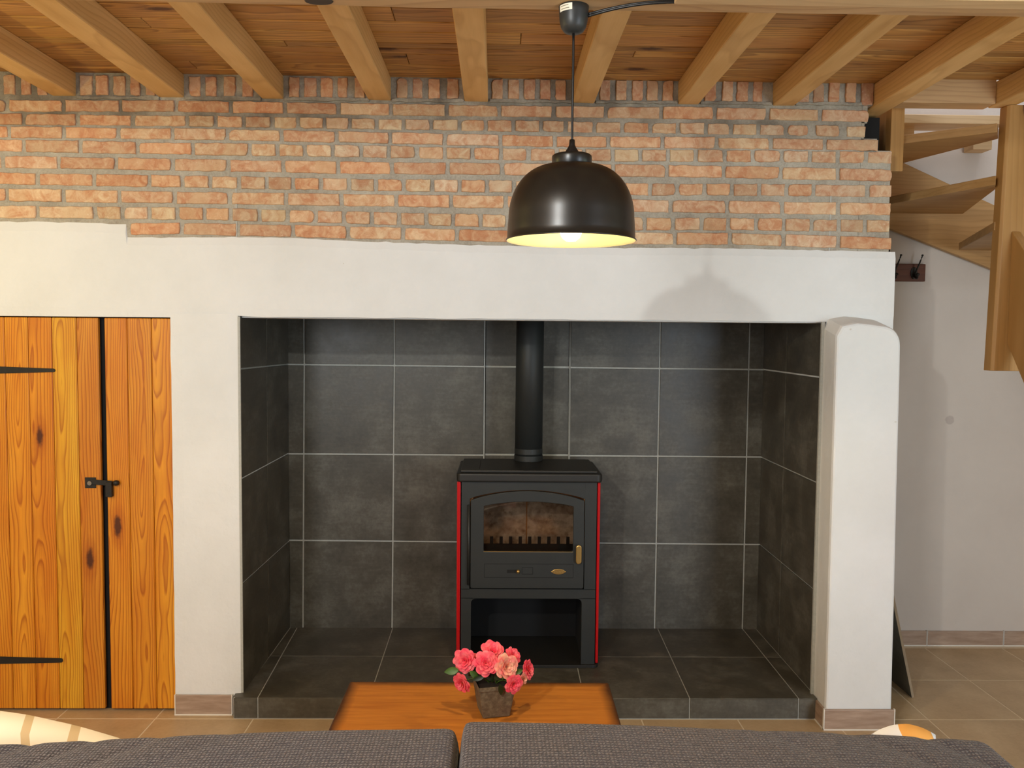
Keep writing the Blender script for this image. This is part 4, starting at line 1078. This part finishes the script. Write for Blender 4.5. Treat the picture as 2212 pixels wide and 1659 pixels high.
pillow('striped_pillow', (-1.03, -1.745, a.z-.180), .27, .175, .06, M_PILLOW, 'cream pillow with tan stripes showing above the left sofa back', rx=-.12, ry=.15)
a = py(2010, 1583, -1.76)
pillow('accent_cushion', (a.x-.040, -1.745, a.z-.165), .072, .168, .04, M_CUSH, 'white and orange cushion peeking over the right end of sofa', rx=-.12)

# ------------------------------------------------------------------ leaning slab, coat rack
bm = B()
p0 = Vector((1.857, 0, .0)); p1 = Vector((1.640, 0, .935)); d = (p1-p0).normalized(); nn = Vector((d.z, 0, -d.x))
q0, q1 = p0+Vector((0, .16, .001)), p1+Vector((0, .16, 0))
prism(bm, [q0-nn*.011, q0, q1, q1-nn*.011], (0, .6, 0)); mz = min(v.co.z for v in bm.verts)
for v in bm.verts: v.co.z -= mz-.0005
bm.faces.ensure_lookup_table()
for f in bm.faces:
    if abs(f.normal.y) > .9 or True: pass
bm.normal_update()
for f in bm.faces: f.material_index = 1 if f.calc_center_median().y < .165 else 0
tag(link('leaning_slab', bm, [M_SLATE, M_SLABEDGE]), 'dark flat slab leaning against the wall end behind the pillar', 'panel')

rack = empty('coat_rack', (1.94, .772, 1.92), 'dark brown coat rack board with black iron hooks below the stairs', 'coat rack')
zt_, zb_ = py(1990, 570, .77).z-1.92, py(1990, 608, .77).z-1.92
b = B(); box(b, -.20, .213, 0, .022, zb_, zt_); link('board', b, M_RACK, rack, bevel=.003)
for hxp in (1934, 1980):
    X = py(hxp, 590, .755).x-1.94-.006; z0 = -.0
    bm = B(); tube(bm, bez((X, -.004, zb_+.030), (X, -.03, zb_+.055), (X+.006, -.045, zt_+.0), (X+.016, -.050, zt_+.036), 10), .0048, 8, .0032)
    lathe(bm, [(0, -.005), (.005, -.003), (.0055, 0), (.005, .003), (0, .005)], 10, (X+.016, -.050, zt_+.038)); 
    tube(bm, bez((X, -.004, zb_+.035), (X, -.03, zb_+.008), (X-.003, -.045, zb_+.006), (X-.002, -.045, zb_+.03), 8), .006, 8, .0045)
    lathe(bm, [(0, -.008), (.008, -.005), (.0095, 0), (.008, .005), (0, .008)], 12, (X-.002, -.045, zb_+.032))
    pts = []
    for i in range(20):
        t = 2*PI*i/20; pts.append((X+.017*math.cos(t), -.004, zb_+.042+.030*math.sin(t)))
    prism(bm, pts, (0, .004, 0)); link('hook', bm, M_IRON, rack, smooth=False)

# ------------------------------------------------------------------ winding staircase
st = empty('winder_staircase', (0, 0, 0), 'honey coloured wooden winding staircase behind the right end of wall', 'staircase')
def part(name, pts, dvec, m, **k):
    bm = B(); prism(bm, pts, dvec); bmesh.ops.recalc_face_normals(bm, faces=bm.faces); return link(name, bm, m, st, bevel=.003, **k)
# wall string against the back wall
A0 = py(1800, 445, .745); A1 = py(2330, 655, .745); T0 = py(1900, 327, .745); T1 = py(2330, 528, .745)
part('wall_string', [A0, A1, T1, T0], (0, .03, 0), M_STAIR_X)
# newel post with chamfered edge
nx0, nx1, ny0, ny1 = 2.036, 2.165, -.056, .0
bm = B(); ch = .010
ring = [(nx0+ch, ny0), (nx1-ch, ny0), (nx1, ny0+ch), (nx1, ny1), (nx0, ny1), (nx0, ny0+ch)]
hexa(bm, [(x-.024, y, 1.462) for x, y in ring], [(x, y, 2.529) for x, y in ring]); bmesh.ops.recalc_face_normals(bm, faces=bm.faces)
link('newel_post', bm, M_STAIR_Z, st, bevel=.002)
# outer string descending towards the room, right of the post
u0 = px(2181, 492, 2.07); u1 = px(2212, 541, 2.07); l0 = px(2188, 772, 2.07); l1 = px(2212, 830, 2.07)
def ext(a, b, Y): t = (Y-a.y)/(b.y-a.y); return a+(b-a)*t
part('outer_string', [ext(u0, u1, -.058), ext(u0, u1, -1.0), ext(l0, l1, -1.0), ext(l0, l1, -.058)], (.035, 0, 0), M_STAIR_Z)
# winder treads: slabs given by their underside outline and height
def tread(z, pxs, th=.034):
    P2 = [pz(x, y, z) for x, y in pxs]
    part('tread', P2, (0, 0, th), M_STAIR_X)
def tread_xy(z, xy, th=.036): part('tread', [(x, y, z) for x, y in xy], (0, 0, th), M_STAIR_X)
# thin post left of the opening and the dark board behind it
zt1 = 2.53
a = py(1941, 370, .10)
part('stair_post', [(py(1924, 300, .10).x, .10, a.z), (py(1953, 300, .10).x, .10, a.z), (py(1953, 300, .10).x, .10, zt1+.075), (py(1924, 300, .10).x, .10, zt1+.075)], (0, .05, 0), M_STAIR_Z)
part('inner_string', [(1.664, .155, 2.30), (1.664, .74, 2.30), (1.664, .74, 2.61), (1.664, .155, 2.61)], (.03, 0, 0), M_STAIR_Z)
tread_xy(2.422, [(1.998, -.05), (2.07, .06), (1.86, .715), (1.70, .715), (1.70, .18)])
tread_xy(2.212, [(1.995, -.06), (2.06, .05), (2.30, .715), (1.712, .715)])
tread_xy(2.034, [(2.02, -.02), (2.285, .715), (2.85, .715), (2.15, -.02)])
tread_xy(1.856, [(2.10, -.06), (2.86, .70), (3.1, .25), (2.13, -.09)])
Yb = .60
a = py(1935, 246, Yb); c = py(2175, 269, Yb)
part('landing_board', [(a.x, Yb, c.z), (c.x, Yb, c.z), (c.x, Yb, a.z), (a.x, Yb, a.z)], (0, .14, 0), M_LIGHTW)
for (x0, x1, y0, y1) in ((1940, 1975, 276, 300), (2104, 2143, 276, 323)):
    a = py(x0, y0, .70); c = py(x1, y1, .70)
    part('cleat', [(a.x, .70, c.z), (c.x, .70, c.z), (c.x, .70, a.z), (a.x, .70, a.z)], (0, .085, 0), M_LIGHTW)
